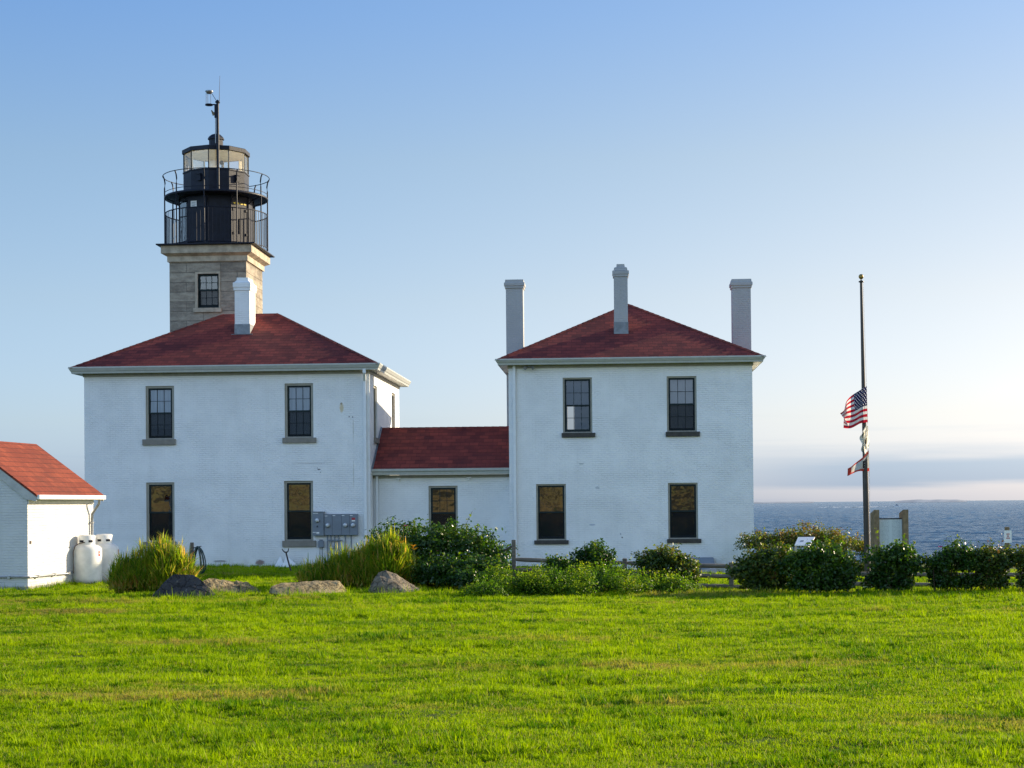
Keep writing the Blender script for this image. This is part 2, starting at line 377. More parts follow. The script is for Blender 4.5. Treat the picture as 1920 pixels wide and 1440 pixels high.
def gh(x,y):   # height of the built ground sheet
    i=int(np.clip(np.searchsorted(GX,x)-1,0,len(GX)-2)); j=int(np.clip(np.searchsorted(GY,y)-1,0,len(GY)-2))
    a=(x-GX[i])/(GX[i+1]-GX[i]); b=(y-GY[j])/(GY[j+1]-GY[j])
    return float((GZ[j,i]*(1-a)+GZ[j,i+1]*a)*(1-b)+(GZ[j+1,i]*(1-a)+GZ[j+1,i+1]*a)*b)

def seamat(G):
    p=G.pos(); n2=G.noise(p,.7,5,.65,stretch=(.8,1.5,1)); n3=G.noise(p,.008,4,.55)
    z=G.n('ShaderNodeSeparateXYZ',{0:p}).outputs[2]
    nm=G.bump(n2,.9,1.)
    foam=G.math('MULTIPLY',G.mr(z,-8.85,-8.6),G.mr(G.noise(p,.3,5,.75),.53,.62,0,.9))  # crest foam, its pale flecks also painted sparkle
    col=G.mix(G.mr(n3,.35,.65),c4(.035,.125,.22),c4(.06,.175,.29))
    col=G.mix(G.mr(z,-9.25,-8.6),G.mix(.5,col,c4(.003,.02,.05)),G.mix(.25,col,c4(.34,.5,.64)))  # wave shading put into the colour: dark troughs, pale crests
    col=G.mix(foam,col,c4(.55,.6,.64))  # crest foam together with the painted sparkle flecks
    return G.prin(col,.25,.3,0.,nm,IOR=1.33)
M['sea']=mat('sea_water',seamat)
def build_sea():
    rg=np.random.default_rng(5); D=np.exp(np.arange(math.log(110),math.log(4200),.0028)); T=np.arange(.02,.50,.0011)
    DD,TT=np.meshgrid(D,T,indexing='ij'); X=DD*TT; Y=DD; Z=np.full(X.shape,-9.)
    for k in range(26):
        L=2.4*(1.095**k); a=rg.normal(math.radians(215),.55); ph=rg.uniform(0,6.28); A=.021*L**.72
        q=(X*math.sin(a)+Y*math.cos(a))*2*math.pi/L+ph+.8*np.sin((X*math.cos(a)-Y*math.sin(a))*2*math.pi/(L*4.3)+ph*3)
        Z+=A*(1-2*np.abs(np.sin(q*.5)))*.55
    ny,nx=X.shape; i=np.arange(ny*nx).reshape(ny,nx)
    f=np.stack([i[:-1,:-1],i[:-1,1:],i[1:,1:],i[1:,:-1]],-1).reshape(-1,4)
    v=np.stack([X,Y,Z],-1).reshape(-1,3); n=len(v)
    v=np.concatenate([v,[(-60000,-60000,-10.3),(60000,-60000,-10.3),(60000,60000,-10.3),(-60000,60000,-10.3)]]); f=np.concatenate([f,[[n,n+1,n+2,n+3]]])
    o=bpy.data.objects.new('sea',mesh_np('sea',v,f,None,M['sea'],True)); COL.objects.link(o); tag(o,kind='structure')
def far_land(x0,x1,y,h,seed):
    n=60; b=MB(); vs=[];fs=[]
    for i in range(n+1):
        t=i/n; x=x0+(x1-x0)*t; hh=h*max(.06,math.sin(math.pi*t)**.5)*(.75+.35*noise.noise(Vector((t*5,seed,0))))
        hh=hh*min(1,8*t,8*(1-t)); vs+=[(x*q/y,q,zq) for q,zq in ((y,-9.5),(y+80,1.6+hh),(y+900,1.2+hh),(y+1000,-9.5))]
    for i in range(n):
        for k in range(3): fs.append((i*4+k,(i+1)*4+k,(i+1)*4+k+1,i*4+k+1))
    b.add(vs,fs,0,True); return b
M['land']=simple('pale_far_shore',(.34,.37,.40),.95,.05,var=.12,vs=.01)  # distance haze painted into the shore's base colour
o=far_land(2720,3230,12000,11,2.).build('island',M['land']); tag(o,kind='structure')
o=far_land(1750,2500,14000,3,7.).build('island',M['land']); tag(o,kind='structure')

def grassmat(G):
    p=G.pos(); inf=G.n('ShaderNodeObjectInfo')
    t=G.n('ShaderNodeAttribute',attribute_name='tint').outputs['Fac']
    n1=G.noise(p,.42,5,.62,stretch=(.7,1.5,1)); n2=G.noise(p,1.7,4,.7,stretch=(.8,1.4,1)); n3=G.noise(p,.23,5,.6,stretch=(.55,1.5,1))
    rnd=inf.outputs['Random']
    g=G.math('ADD',G.math('MULTIPLY',n1,.95),G.math('ADD',G.math('MULTIPLY',n2,.6),G.math('ADD',G.math('MULTIPLY',t,.25),G.math('MULTIPLY',rnd,.2))))
    col=G.mix(G.mr(g,.68,1.22),c4(.028,.125,.002),c4(.32,.445,.003))
    dry=G.math('MULTIPLY',G.mr(G.math('ADD',n3,G.math('MULTIPLY',n2,.25)),.685,.79),G.mr(G.math('ADD',t,rnd),.5,1.2,.15,.9))
    col=G.mix(dry,col,c4(.34,.27,.09))
    col=G.mix(G.mr(G.math('ADD',t,G.math('MULTIPLY',rnd,.1)),.955,.965,0,.8),col,c4(.36,.30,.16))
    pr=G.prin(col,.6,.05); tl=G.n('ShaderNodeBsdfTranslucent',{0:G.mix(1.,col,c4(1.5,1.45,.4),'MULTIPLY')}).outputs[0]
    return G.n('ShaderNodeMixShader',{0:.38,1:pr,2:tl}).outputs[0]
M['grass']=mat('lawn_grass',grassmat)
def mesh_np(name,v,f,tint,m,smooth=False):
    me=bpy.data.meshes.new(name); v=np.asarray(v,np.float32); f=np.asarray(f,np.int32)
    me.vertices.add(len(v)); me.vertices.foreach_set('co',v.ravel())
    k=f.shape[1]; me.loops.add(f.size); me.loops.foreach_set('vertex_index',f.ravel())
    me.polygons.add(len(f)); me.polygons.foreach_set('loop_start',np.arange(0,f.size,k,dtype=np.int32)); me.polygons.foreach_set('loop_total',np.full(len(f),k,np.int32))
    me.update(calc_edges=True); me.validate()
    if tint is not None:
        a=me.attributes.new('tint','FLOAT','POINT'); a.data.foreach_set('value',np.asarray(tint,np.float32))
    me.materials.append(m)
    if smooth: me.polygons.foreach_set('use_smooth',[True]*len(me.polygons))
    return me
build_sea()
def blades(n,base,length,width,lean,seg=3,droop=1.,rg=None,tint=None,dirang=None):
    """arched ribbons; base (n,3), arrays of length/width/lean"""
    rg=rg or rng
    a=rg.uniform(0,2*np.pi,n) if dirang is None else dirang
    d=np.stack([np.cos(a),np.sin(a),0*a],-1); tw=a+np.pi/2+rg.normal(0,.5,n); s=np.stack([np.cos(tw),np.sin(tw),0*tw],-1)
    V=[];th=lean*.35; pos=base.copy()
    for i in range(seg+1):
        t=i/seg; wd=width*(1-t**2.2)*.5+width*.03
        V.append(pos-s*wd[:,None]); V.append(pos+s*wd[:,None])
        ang=th+(lean-th)*t*1.15*droop
        pos=pos+(d*np.sin(ang)[:,None]+np.array([0,0,1.])*np.cos(ang)[:,None])*(length/seg)[:,None]
    V=np.stack(V,1); nv=2*(seg+1); F=[]
    for i in range(seg): F.append([2*i,2*i+1,2*i+3,2*i+2])
    F=np.array(F)[None]+(np.arange(n)*nv)[:,None,None]
    tt=np.repeat(rg.uniform(0,1,n) if tint is None else tint,nv)
    return V.reshape(-1,3),F.reshape(-1,4),tt
protos=[]
def proto(px,py,n,rad,l0,l1,w0,w1,lean0,lean1,label,lift=0.,tmul=1.):
    r=rng.uniform(0,1,n)**.5*rad; a=rng.uniform(0,6.28,n)
    base=np.stack([r*np.cos(a),r*np.sin(a),0*r-.012+lift*rng.uniform(0,1,n)],-1)
    v,f,t=blades(n,base,rng.uniform(l0,l1,n),rng.uniform(w0,w1,n),rng.uniform(lean0,lean1,n),3,1.1)
    o=bpy.data.objects.new('grass_tuft',mesh_np('grass_tuft',v,f,t*tmul,M['grass'])); COL.objects.link(o)
    o.location=(px,py,gh(px,py)); tag(o,label,'grass','grass of the lawn','stuff'); protos.append(o)
proto(-2.1,17.2,34,.085,.03,.062,.005,.009,.2,1.5,'short tuft of mown blades in the near lawn')
proto(1.6,19.4,34,.085,.03,.065,.005,.010,.2,1.5,'short tuft of curved blades in the near lawn')
proto(-.6,22.3,30,.095,.025,.055,.006,.011,.5,1.9,'flat trodden tuft of blades in the near lawn')
proto(3.2,16.1,40,.06,.06,.12,.006,.011,.1,1.2,'taller unmown tuft standing out of the near lawn')
proto(-1.2,15.3,46,.12,.02,.035,.012,.022,1.1,2.0,'low patch of broad clover like leaves in the near lawn',.03,.3)
def grass_patch():
    xs=np.arange(-30,30.01,.5); ys=np.concatenate([np.arange(9.5,62.01,.5)])
    vs=[];idx={};fs=[]
    def vid(i,j):
        if (i,j) not in idx:
            idx[(i,j)]=len(vs); vs.append((xs[i],ys[j],gh(xs[i],ys[j])))
        return idx[(i,j)]
    for j in range(len(ys)-1):
        for i in range(len(xs)-1):
            ym=ys[j]+.25; xm=xs[i]+.25
            if abs(xm)>ym*.318+8.5: continue
            fs.append((vid(i,j),vid(i+1,j),vid(i+1,j+1),vid(i,j+1)))
    me=bpy.data.meshes.new('grass'); me.from_pydata(vs,[],fs); me.materials.append(M['grass'])
    o=bpy.data.objects.new('grass',me); COL.objects.link(o); tag(o,'short mown sunlit grass covering the whole lawn','grass','grass of the lawn','stuff')
    ng=bpy.data.node_groups.new('grass_scatter','GeometryNodeTree')
    ng.interface.new_socket('Geometry',in_out='INPUT',socket_type='NodeSocketGeometry'); ng.interface.new_socket('Geometry',in_out='OUTPUT',socket_type='NodeSocketGeometry')
    N=ng.nodes; Lk=ng.links; gi=N.new('NodeGroupInput'); go=N.new('NodeGroupOutput'); jn=N.new('GeometryNodeJoinGeometry')
    pos=N.new('GeometryNodeInputPosition'); sp=N.new('ShaderNodeSeparateXYZ'); Lk.new(pos.outputs[0],sp.inputs[0])
    def mr(src,a,b_,c,d):
        m=N.new('ShaderNodeMapRange'); 
        for i,v in zip((1,2,3,4),(a,b_,c,d)): m.inputs[i].default_value=v
        Lk.new(src,m.inputs[0]); return m.outputs[0]
    dens=mr(sp.outputs[1],12,42,85,30)
    nz=N.new('ShaderNodeTexNoise'); nz.inputs['Scale'].default_value=.9; nz.inputs['Detail'].default_value=4; mp=N.new('ShaderNodeVectorMath'); mp.operation='MULTIPLY'; mp.inputs[1].default_value=(.7,1.5,1); Lk.new(pos.outputs[0],mp.inputs[0]); Lk.new(mp.outputs[0],nz.inputs['Vector'])
    sc1=mr(nz.outputs[0],.3,.7,.6,1.35); sc2=mr(sp.outputs[1],14,50,.95,1.5)
    nz2=N.new('ShaderNodeTexNoise'); nz2.inputs['Scale'].default_value=.55; nz2.inputs['Detail'].default_value=5; nz2.inputs['Roughness'].default_value=.65; Lk.new(mp.outputs[0],nz2.inputs['Vector'])
    nz3=N.new('ShaderNodeTexNoise'); nz3.inputs['Scale'].default_value=.8; nz3.inputs['Detail'].default_value=5; ad=N.new('ShaderNodeVectorMath'); ad.inputs[1].default_value=(31,7,0); Lk.new(mp.outputs[0],ad.inputs[0]); Lk.new(ad.outputs[0],nz3.inputs['Vector'])
    def mul(a,b_):
        m=N.new('ShaderNodeMath'); m.operation='MULTIPLY'; Lk.new(a,m.inputs[0]); Lk.new(b_,m.inputs[1]); return m.outputs[0]
    dens=mul(dens,mr(nz3.outputs[0],.3,.62,1.5,.75))
    dtall=mul(dens,mr(nz2.outputs[0],.50,.64,.0,1.2)); dclov=mul(dens,mr(nz3.outputs[0],.53,.64,.02,1.1))
    for k,p in enumerate(protos):
        dk=dtall if k==3 else dclov if k==4 else dens
        ds=N.new('GeometryNodeDistributePointsOnFaces'); ds.distribute_method='RANDOM'; ds.inputs['Seed'].default_value=k+3
        Lk.new(gi.outputs[0],ds.inputs['Mesh']); Lk.new(dk,ds.inputs['Density'])
        oi=N.new('GeometryNodeObjectInfo'); oi.inputs['Object'].default_value=p; oi.inputs['As Instance'].default_value=True; oi.transform_space='ORIGINAL'
        ip=N.new('GeometryNodeInstanceOnPoints'); Lk.new(ds.outputs['Points'],ip.inputs['Points']); Lk.new(oi.outputs['Geometry'],ip.inputs['Instance'])
        rv=N.new('FunctionNodeRandomValue'); rv.data_type='FLOAT_VECTOR'; rv.inputs[0].default_value=(-.12,-.12,0); rv.inputs[1].default_value=(.12,.12,6.283); rv.inputs['Seed'].default_value=k
        Lk.new(rv.outputs[0],ip.inputs['Rotation'])
        rs=N.new('FunctionNodeRandomValue'); rs.data_type='FLOAT'; rs.inputs[2].default_value=.7; rs.inputs[3].default_value=1.3; rs.inputs['Seed'].default_value=k+20
        m1=N.new('ShaderNodeMath'); m1.operation='MULTIPLY'; Lk.new(rs.outputs[1],m1.inputs[0]); Lk.new(sc1,m1.inputs[1])
        m2=N.new('ShaderNodeMath'); m2.operation='MULTIPLY'; Lk.new(m1.outputs[0],m2.inputs[0]); Lk.new(sc2,m2.inputs[1])
        Lk.new(m2.outputs[0],ip.inputs['Scale']); Lk.new(ip.outputs[0],jn.inputs[0])
    Lk.new(jn.outputs[0],go.inputs[0])
    md=o.modifiers.new('scatter','NODES'); md.node_group=ng
grass_patch()

# ------------------------------------------------------------ building helpers
TH=.0607
EX=Vector((math.cos(TH),-math.sin(TH),0)); NY=Vector((math.sin(TH),math.cos(TH),0))
def wall_mesh(mb,u0,u1,z0,z1,holes,thick=.28):
    us=sorted({u0,u1,*[h[0] for h in holes],*[h[1] for h in holes]}); zs=sorted({z0,z1,*[h[2] for h in holes],*[h[3] for h in holes]})
    for a,b_ in zip(us,us[1:]):
        for c,d in zip(zs,zs[1:]):
            um,zm=(a+b_)/2,(c+d)/2
            if any(h[0]<um<h[1] and h[2]<zm<h[3] for h in holes): continue
            mb.add([(a,0,c),(b_,0,c),(b_,0,d),(a,0,d)],[(0,1,2,3)])
    for (a,b_,c,d) in holes:
        mb.add([(a,0,c),(a,0,d),(a,thick,d),(a,thick,c)],[(0,1,2,3)]); mb.add([(b_,0,c),(b_,thick,c),(b_,thick,d),(b_,0,d)],[(0,1,2,3)])
        mb.add([(a,0,d),(b_,0,d),(b_,thick,d),(a,thick,d)],[(0,1,2,3)]); mb.add([(a,0,c),(a,thick,c),(b_,thick,c),(b_,0,c)],[(0,1,2,3)])
    return mb
XF_ID=Matrix.Identity(4)
def xf_right(W): return Matrix(((0,-1,0,W),(1,0,0,0),(0,0,1,0),(0,0,0,1)))
def xf_left(D):  return Matrix(((0,1,0,0),(-1,0,0,D),(0,0,1,0),(0,0,0,1)))
def xf_back(W,D): return Matrix(((-1,0,0,W),(0,-1,0,D),(0,0,1,0),(0,0,0,1)))
def window(parent,u0,u1,z0,z1,sill,xf=XF_ID,fr=.085,top=True,low=True,fm='trim',sm='sill_l',gu='glass_sky',gl='glass_low',cur=None,zmid=None,screen=True,label=None):
    y=.05; mb=MB(xf)
    mb.box(u0,u0+fr,y,y+.1,z0,z1).box(u1-fr,u1,y,y+.1,z0,z1).box(u0+fr,u1-fr,y,y+.1,z1-fr*.9,z1).box(u0+fr,u1-fr,y,y+.1,z0,z0+.04)
    fo=mb.build('window',M[fm],parent)
    if label: fo['label']=label
    a,b_,c,d=u0+fr,u1-fr,z0+.04,z1-fr*.9
    zm=(c+d)/2 if zmid is None else zmid; s=.062; mu=.0085
    mb=MB(xf); ya,yb=y+.045,y+.085
    mb.box(a,a+s,ya,yb,zm,d).box(b_-s,b_,ya,yb,zm,d).box(a+s,b_-s,ya,yb,d-s,d).box(a,b_,ya-.004,yb+.03,zm-.03,zm+.03)
    if top:
        for k in (1,2): x=a+s+(b_-a-2*s)*k/3; mb.box(x-mu,x+mu,ya+.008,yb-.008,zm+.03,d-s)
        zz=(zm+.03+d-s)/2; mb.box(a+s,b_-s,ya+.01,yb-.01,zz-mu,zz+mu)
    yc,yd=y+.085+.003,y+.125
    mb.box(a,a+s,yc,yd,c,zm-.03).box(b_-s,b_,yc,yd,c,zm-.03).box(a+s,b_-s,yc,yd,c,c+.09)
    if low:
        for k in (1,2): x=a+s+(b_-a-2*s)*k/3; mb.box(x-mu,x+mu,yc+.008,yd-.008,c+.09,zm-.03)
        zz=(zm-.03+c+.09)/2; mb.box(a+s,b_-s,yc+.01,yd-.01,zz-mu,zz+mu)
    mb.build('sash',M['green'],fo)
    mb=MB(xf); yy=(ya+yb)/2+.012; mb.add([(a+s,yy,zm),(b_-s,yy,zm),(b_-s,yy,d-s),(a+s,yy,d-s)],[(0,1,2,3)]); mb.build('pane',M[gu],fo)
    mb=MB(xf); yy=(yc+yd)/2+.012; mb.add([(a+s,yy,c+.09),(b_-s,yy,c+.09),(b_-s,yy,zm-.03),(a+s,yy,zm-.03)],[(0,1,2,3)]); mb.build('pane',M[gl],fo)
    if screen:
        mb=MB(xf); mb.add([(a+.02,y+.07,c+.02),(b_-.02,y+.07,c+.02),(b_-.02,y+.07,zm-.02),(a+.02,y+.07,zm-.02)],[(0,1,2,3)]); mb.build('insect_screen',M['screen'],fo)
    mb=MB(xf); mb.box(sill[0],sill[1],-.075,.06,sill[2],sill[3],0,.008); mb.build('sill',M[sm],fo)
    for (ca,cb,cc,cd,cm) in (cur or []):
        mb=MB(xf); n=14; vs=[]
        for i in range(n+1):
            x=ca+(cb-ca)*i/n; yy=.27+.018*math.sin(i*2.3)+.01*math.sin(i*5.1)
            vs+=[(x,yy,cc),(x,yy,cd)]
        mb.add(vs,[(2*i,2*i+2,2*i+3,2*i+1) for i in range(n)],0,True); mb.build('curtain' if cm=='curtain' else 'blind',M[cm],fo)  # real blinds, and the added blue sheet that paints a sky reflection
    return fo
def hip_roof(parent,W,D,ov,ze,zr,m,ridge_x=None):
    h=min(W,D)/2+ov; x0,x1,y0,y1=-ov,W+ov,-ov,D+ov; b=MB(); t=.03
    if W>=D: A,B=(x0+h,D/2,zr),(x1-h,D/2,zr)
    else: A,B=(W/2,y0+h,zr),(W/2,y1-h,zr)
    e=[(x0,y0,ze),(x1,y0,ze),(x1,y1,ze),(x0,y1,ze)]
    vs=e+[A,B]
    if W>=D: fs=[(0,1,5,4),(1,2,5),(2,3,4,5),(3,0,4)]
    else: fs=[(0,1,4),(1,2,5,4),(2,3,5),(3,0,4,5)]
    b.add(vs,fs); b.add([(p[0],p[1],p[2]-t) for p in e]+e,[(0,1,5,4),(1,2,6,5),(2,3,7,6),(3,0,4,7)])
    b.add([(p[0],p[1],p[2]-t) for p in e],[(3,2,1,0)])
    ro=b.build('roof',m,parent)
    hips=[(e[0],A),(e[1],B if W>=D else A),(e[2],B),(e[3],A if W>=D else B)]
    for p,q in hips:
        c=MB(); p=Vector(p)+Vector((0,0,.012)); q=Vector(q)+Vector((0,0,.012)); n=int((q-p).length/.28)
        side=(q-p).cross(Vector((0,0,1))).normalized()*.12
        for i in range(n):
            s0=p+(q-p)*(i/n); s1=p+(q-p)*((i+1)/n); lift=Vector((0,0,.012))
            c.add([s0-side-Vector((0,0,.045))+lift,s0+lift,s0+side-Vector((0,0,.045))+lift,s1-side-Vector((0,0,.045)),s1,s1+side-Vector((0,0,.045))],[(0,1,4,3),(1,2,5,4)])
        c.build('hip_cap',m,ro)
    return ro
def eaves(parent,W,D,zf,zg,zt,ov):
    b=MB(); b.sweep_rect([(.002,zf),(.035,zf),(.035,zg)],W,D); b.build('frieze',M['trim'],parent)
    b=MB(); b.sweep_rect([(.0,zg),(ov-.1,zg)],W,D); b.build('soffit',M['soffit'],parent)
    b=MB(); b.sweep_rect([(ov-.1,zg),(ov-.1,zg-.015),(ov-.07,zg-.015),(ov-.055,zg+.05),(ov-.03,zg+.075),(ov+.01,zt-.06),(ov+.02,zt-.05),(ov+.02,zt),(ov-.01,zt),(ov-.04,zt-.05),(ov-.06,zt-.04)],W,D); b.build('gutter',M['gutter'],parent)
def downspout(parent,x,y,z0,z1,elbow=None,s=.048):
    b=MB()
    if elbow:
        ex,ey,ez=elbow
        b.box(ex-s*1.1,ex+s*1.1,ey-s,ey+s,ez-.12,ez+.02)
        p=[(ex,ey,ez-.12),(x,y,z1)]
        vs=[];
        for q in p: vs+=[(q[0]-s,q[1]-s,q[2]),(q[0]+s,q[1]-s,q[2]),(q[0]+s,q[1]+s,q[2]),(q[0]-s,q[1]+s,q[2])]
        b.add(vs,[(0,1,5,4),(1,2,6,5),(2,3,7,6),(3,0,4,7)])
    b.box(x-s,x+s,y-s,y+s,z0,z1)
    for z in (z0+(z1-z0)*.3,z0+(z1-z0)*.72): b.box(x-s-.006,x+s+.006,y-s-.006,y+s+.006,z-.02,z+.02)
    return b.build('downspout',M['pipe_white'],parent)
def chimney(parent,x0,x1,y0,y1,z0,steps,m,flash=None,taper=0.):
    """steps: list of (z, offset) rings upward"""
    b=MB(); prof=[(0.,z0)]+[(o,z) for z,o in steps]
    b.sweep_rect(prof,x1-x0,y1-y0,0,x0,y0)
    o,z=prof[-1]; b.add([(x0-o,y0-o,z),(x1+o,y0-o,z),(x1+o,y1+o,z),(x0-o,y1+o,z)],[(0,1,2,3)])
    co=b.build('chimney',m,parent)
    if flash:
        f=MB(); zf=flash; f.sweep_rect([(.012,z0),(.012,zf)],x1-x0,y1-y0,0,x0,y0); f.sweep_rect([(.012,zf),(.0,zf)],x1-x0,y1-y0,0,x0,y0); f.build('flashing',M['cap_lead'],co)
    return co

# ------------------------------------------------------------ left keeper's house
Lc=Vector((-5.0453,60.108,0)); WL,DL=10.333,8.263; OL=Lc-EX*WL
left=thing('keeper_house',OL,-TH,'wide white brick house at left with red hip roof, electric meters and stubby chimney','house')
hl=[(2.24,3.28,4.64,6.55),(7.28,8.31,4.64,6.58),(2.24,3.27,.97,3.09),(7.24,8.28,.97,3.1)]
b=MB(); wall_mesh(b,0,WL,-.4,6.98,hl); b.xf=xf_right(WL); hr=[(1.03,1.9,4.66,6.56),(6.04,7.0,4.66,6.62)]; wall_mesh(b,0,DL,-.4,6.98,hr)
b.xf=xf_back(WL,DL); wall_mesh(b,0,WL,-.4,6.98,[]); b.xf=xf_left(DL); wall_mesh(b,0,DL,-.4,6.98,[]); b.build('wall',M['wall_l'],left)
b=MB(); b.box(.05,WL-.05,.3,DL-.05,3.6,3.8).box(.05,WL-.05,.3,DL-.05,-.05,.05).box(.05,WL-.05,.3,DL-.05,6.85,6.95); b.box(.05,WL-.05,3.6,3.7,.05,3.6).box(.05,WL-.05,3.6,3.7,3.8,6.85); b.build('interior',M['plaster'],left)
window(left,*hl[0],(2.13,3.33,4.43,4.64),cur=[(2.3,3.2,5.02,6.5,'curtain')],low=True)
window(left,*hl[1],(7.2,8.41,4.45,4.64),cur=[(7.35,8.25,4.7,6.5,'curtain')])
window(left,*hl[2],(2.13,3.33,.76,.97),top=False,low=False,gu='glass_wavy')
window(left,*hl[3],(7.17,8.38,.75,.97),top=False,low=False,gu='glass_wavy')
window(left,*hr[0],(.95,1.98,4.46,4.66),xf=xf_right(WL),cur=[(1.1,1.83,4.7,6.5,'curtain')])
window(left,*hr[1],(5.95,7.1,4.46,4.66),xf=xf_right(WL),cur=[(6.1,6.95,4.7,6.55,'curtain')])
eaves(left,WL,DL,6.9,7.02,7.24,.42)
rl=hip_roof(left,WL,DL,.41,7.21,9.572,M['roof'])
chimney(left,4.98,5.54,2.3,3.3,8.45,[(10.22,0),(10.24,.035),(10.33,.035),(10.35,.055),(10.52,.055),(10.55,.0),(10.62,-.06),(10.72,-.07)],M['wall_l'],flash=8.98)
b=MB(); b.box(4.86,5.66,2.2,2.32,8.585,8.60); b.build('flashing_apron',M['cap_lead'],rl)
downspout(left,WL-.16,-.06,.0,6.62,elbow=(WL-.13,-.33,7.02))

# ------------------------------------------------------------ right keeper's house
R0=Vector((-.091,59.6,0)); WR,DR=8.546,8.6
right=thing('keeper_house',R0,-TH,'square white brick house at right with pyramid red roof and three tall chimneys','house')
hh=[(1.91,2.94,4.69,6.64),(5.56,6.6,4.69,6.64),(.94,1.99,.92,2.9),(5.57,6.61,.93,2.9)]
b=MB(); wall_mesh(b,0,WR,-.8,7.06,hh); b.xf=xf_right(WR); wall_mesh(b,0,DR,-.8,7.06,[]); b.xf=xf_left(DR); wall_mesh(b,0,DR,-.8,7.06,[])
b.xf=xf_back(WR,DR); hb=(WR-2.12,WR-1.84,5.1,6.5); wall_mesh(b,0,WR,-.8,7.06,[hb]); b.build('wall',M['wall_r'],right)
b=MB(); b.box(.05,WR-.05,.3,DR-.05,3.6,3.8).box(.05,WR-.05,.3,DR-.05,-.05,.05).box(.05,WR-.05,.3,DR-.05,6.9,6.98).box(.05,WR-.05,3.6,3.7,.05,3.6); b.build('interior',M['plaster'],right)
kr=dict(fr=.06,sm='sill_r')
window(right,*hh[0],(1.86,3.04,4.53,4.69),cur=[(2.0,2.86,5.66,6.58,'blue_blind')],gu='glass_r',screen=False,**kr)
window(right,*hh[1],(5.51,6.7,4.52,4.69),cur=[(5.6,6.55,4.7,6.6,'blind')],**kr)
window(right,*hh[2],(.86,2.07,.78,.92),top=False,low=False,gu='glass_wavy',**kr)
window(right,*hh[3],(5.52,6.71,.79,.93),top=False,low=False,gu='glass_wavy',**kr)
eaves(right,WR,DR,6.99,7.1,7.3,.42)
rr=hip_roof(right,WR,DR,.41,7.27,9.708,M['roof'])
chimney(right,3.74,4.24,1.62,2.12,8.2,[(10.38,0),(10.4,.03),(10.47,.03),(10.49,.05),(10.6,.05),(10.62,.0),(10.72,-.02),(10.76,-.1),(10.86,-.11)],M['chim'],flash=8.75)
cs=lambda z:[(z-.34,0),(z-.32,.035),(z-.25,.035),(z-.23,.065),(z-.12,.065),(z-.1,.03),(z,.02)]
chimney(right,-.3,.34,3.65,4.35,.0,cs(10.62),M['chim'])
chimney(right,8.14,8.82,3.65,4.35,-.6,cs(10.5),M['chim'])
downspout(right,.2,-.06,-.4,7.08)

# ------------------------------------------------------------ passage between the houses (own frame at the left house's front right corner)
con=thing('passage_building',Lc,-TH,'low white passage with a red gabled roof joining the two houses','building')
VW,VR,ZE,ZR=.75,2.85,3.5,5.07; UC=4.975
b=MB(Matrix.Translation((0,VW,0))); hc=[(2.0,3.05,.96,2.88)]; wall_mesh(b,.004,UC,-.4,3.2,hc)
b.build('wall',M['wall_c'],con); b=MB(); b.add([(.004,2*VR-VW,-.4),(UC,2*VR-VW,-.4),(UC,2*VR-VW,3.2),(.004,2*VR-VW,3.2)],[(3,2,1,0)]); b.build('wall',M['wall_c'],con)
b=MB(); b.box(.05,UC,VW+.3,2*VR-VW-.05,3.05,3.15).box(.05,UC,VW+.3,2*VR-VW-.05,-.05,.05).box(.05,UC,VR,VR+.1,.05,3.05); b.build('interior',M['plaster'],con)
window(con,*hc[0],(1.9,3.15,.78,.96),xf=Matrix.Translation((0,VW,0)),fr=.075,low=False,gu='glass_wavy')
v0=.36; 
b=MB(); b.add([(.004,v0,ZE),(UC,v0,ZE),(UC,VR,ZR),(.004,VR,ZR)],[(0,1,2,3)]); b.add([(.004,VR,ZR),(UC,VR,ZR),(UC,2*VR-v0,ZE),(.004,2*VR-v0,ZE)],[(0,1,2,3)]); 
b.add([(.004,v0,ZE-.03),(UC,v0,ZE-.03),(UC,v0,ZE),(.004,v0,ZE)],[(0,1,2,3)])
b.add([(UC,v0,ZE),(UC,2*VR-v0,ZE),(UC,VR,ZR)],[(0,1,2)]); cr=b.build('roof',M['roof'],con)
b=MB()
for i in range(18):
    x=.01+i*(UC-.02)/18; x1=x+(UC-.02)/18; b.add([(x,VR-.13,ZR-.07),(x1,VR-.13,ZR-.07),(x1,VR,ZR+.022),(x,VR,ZR+.03),(x1,VR+.13,ZR-.07),(x,VR+.13,ZR-.07)],[(0,1,2,3),(3,2,4,5)])
b.build('ridge_cap',M['roof'],cr)
b=MB(); b.box(.004,UC,VW-.03,VW-.003,3.17,3.28); b.build('frieze',M['trim'],con)
b=MB(); b.box(.004,UC,v0+.02,VW-.002,3.285,3.3); b.build('soffit',M['soffit'],con)
b=MB(); pr=[(v0+.02,3.3),(v0-.0,3.3),(v0-.02,3.38),(v0-.075,3.42),(v0-.085,3.5),(v0-.06,3.5),(v0-.03,3.46)]
b.add([(x,y,z) for y,z in pr for x in (.004,UC)],[(2*i,2*i+1,2*i+3,2*i+2) for i in range(len(pr)-1)]); b.build('gutter',M['gutter'],con)
b=MB(); b.box(-.0+.003,.012,v0-.02,VR,ZE,ZE+.01); 
b.add([(.006,v0-.03,ZE+.0),(.06,v0-.03,ZE+.01),(.06,VR,ZR+.03),(.006,VR,ZR+.06),(.006,v0-.03,ZE+.07),(.006,VR,ZR+.1)],[(0,1,2,3),(0,3,5,4)]); b.build('flashing',M['cap_lead'],con)
downspout(con,.15,VW-.06,-.1,3.25,s=.04)
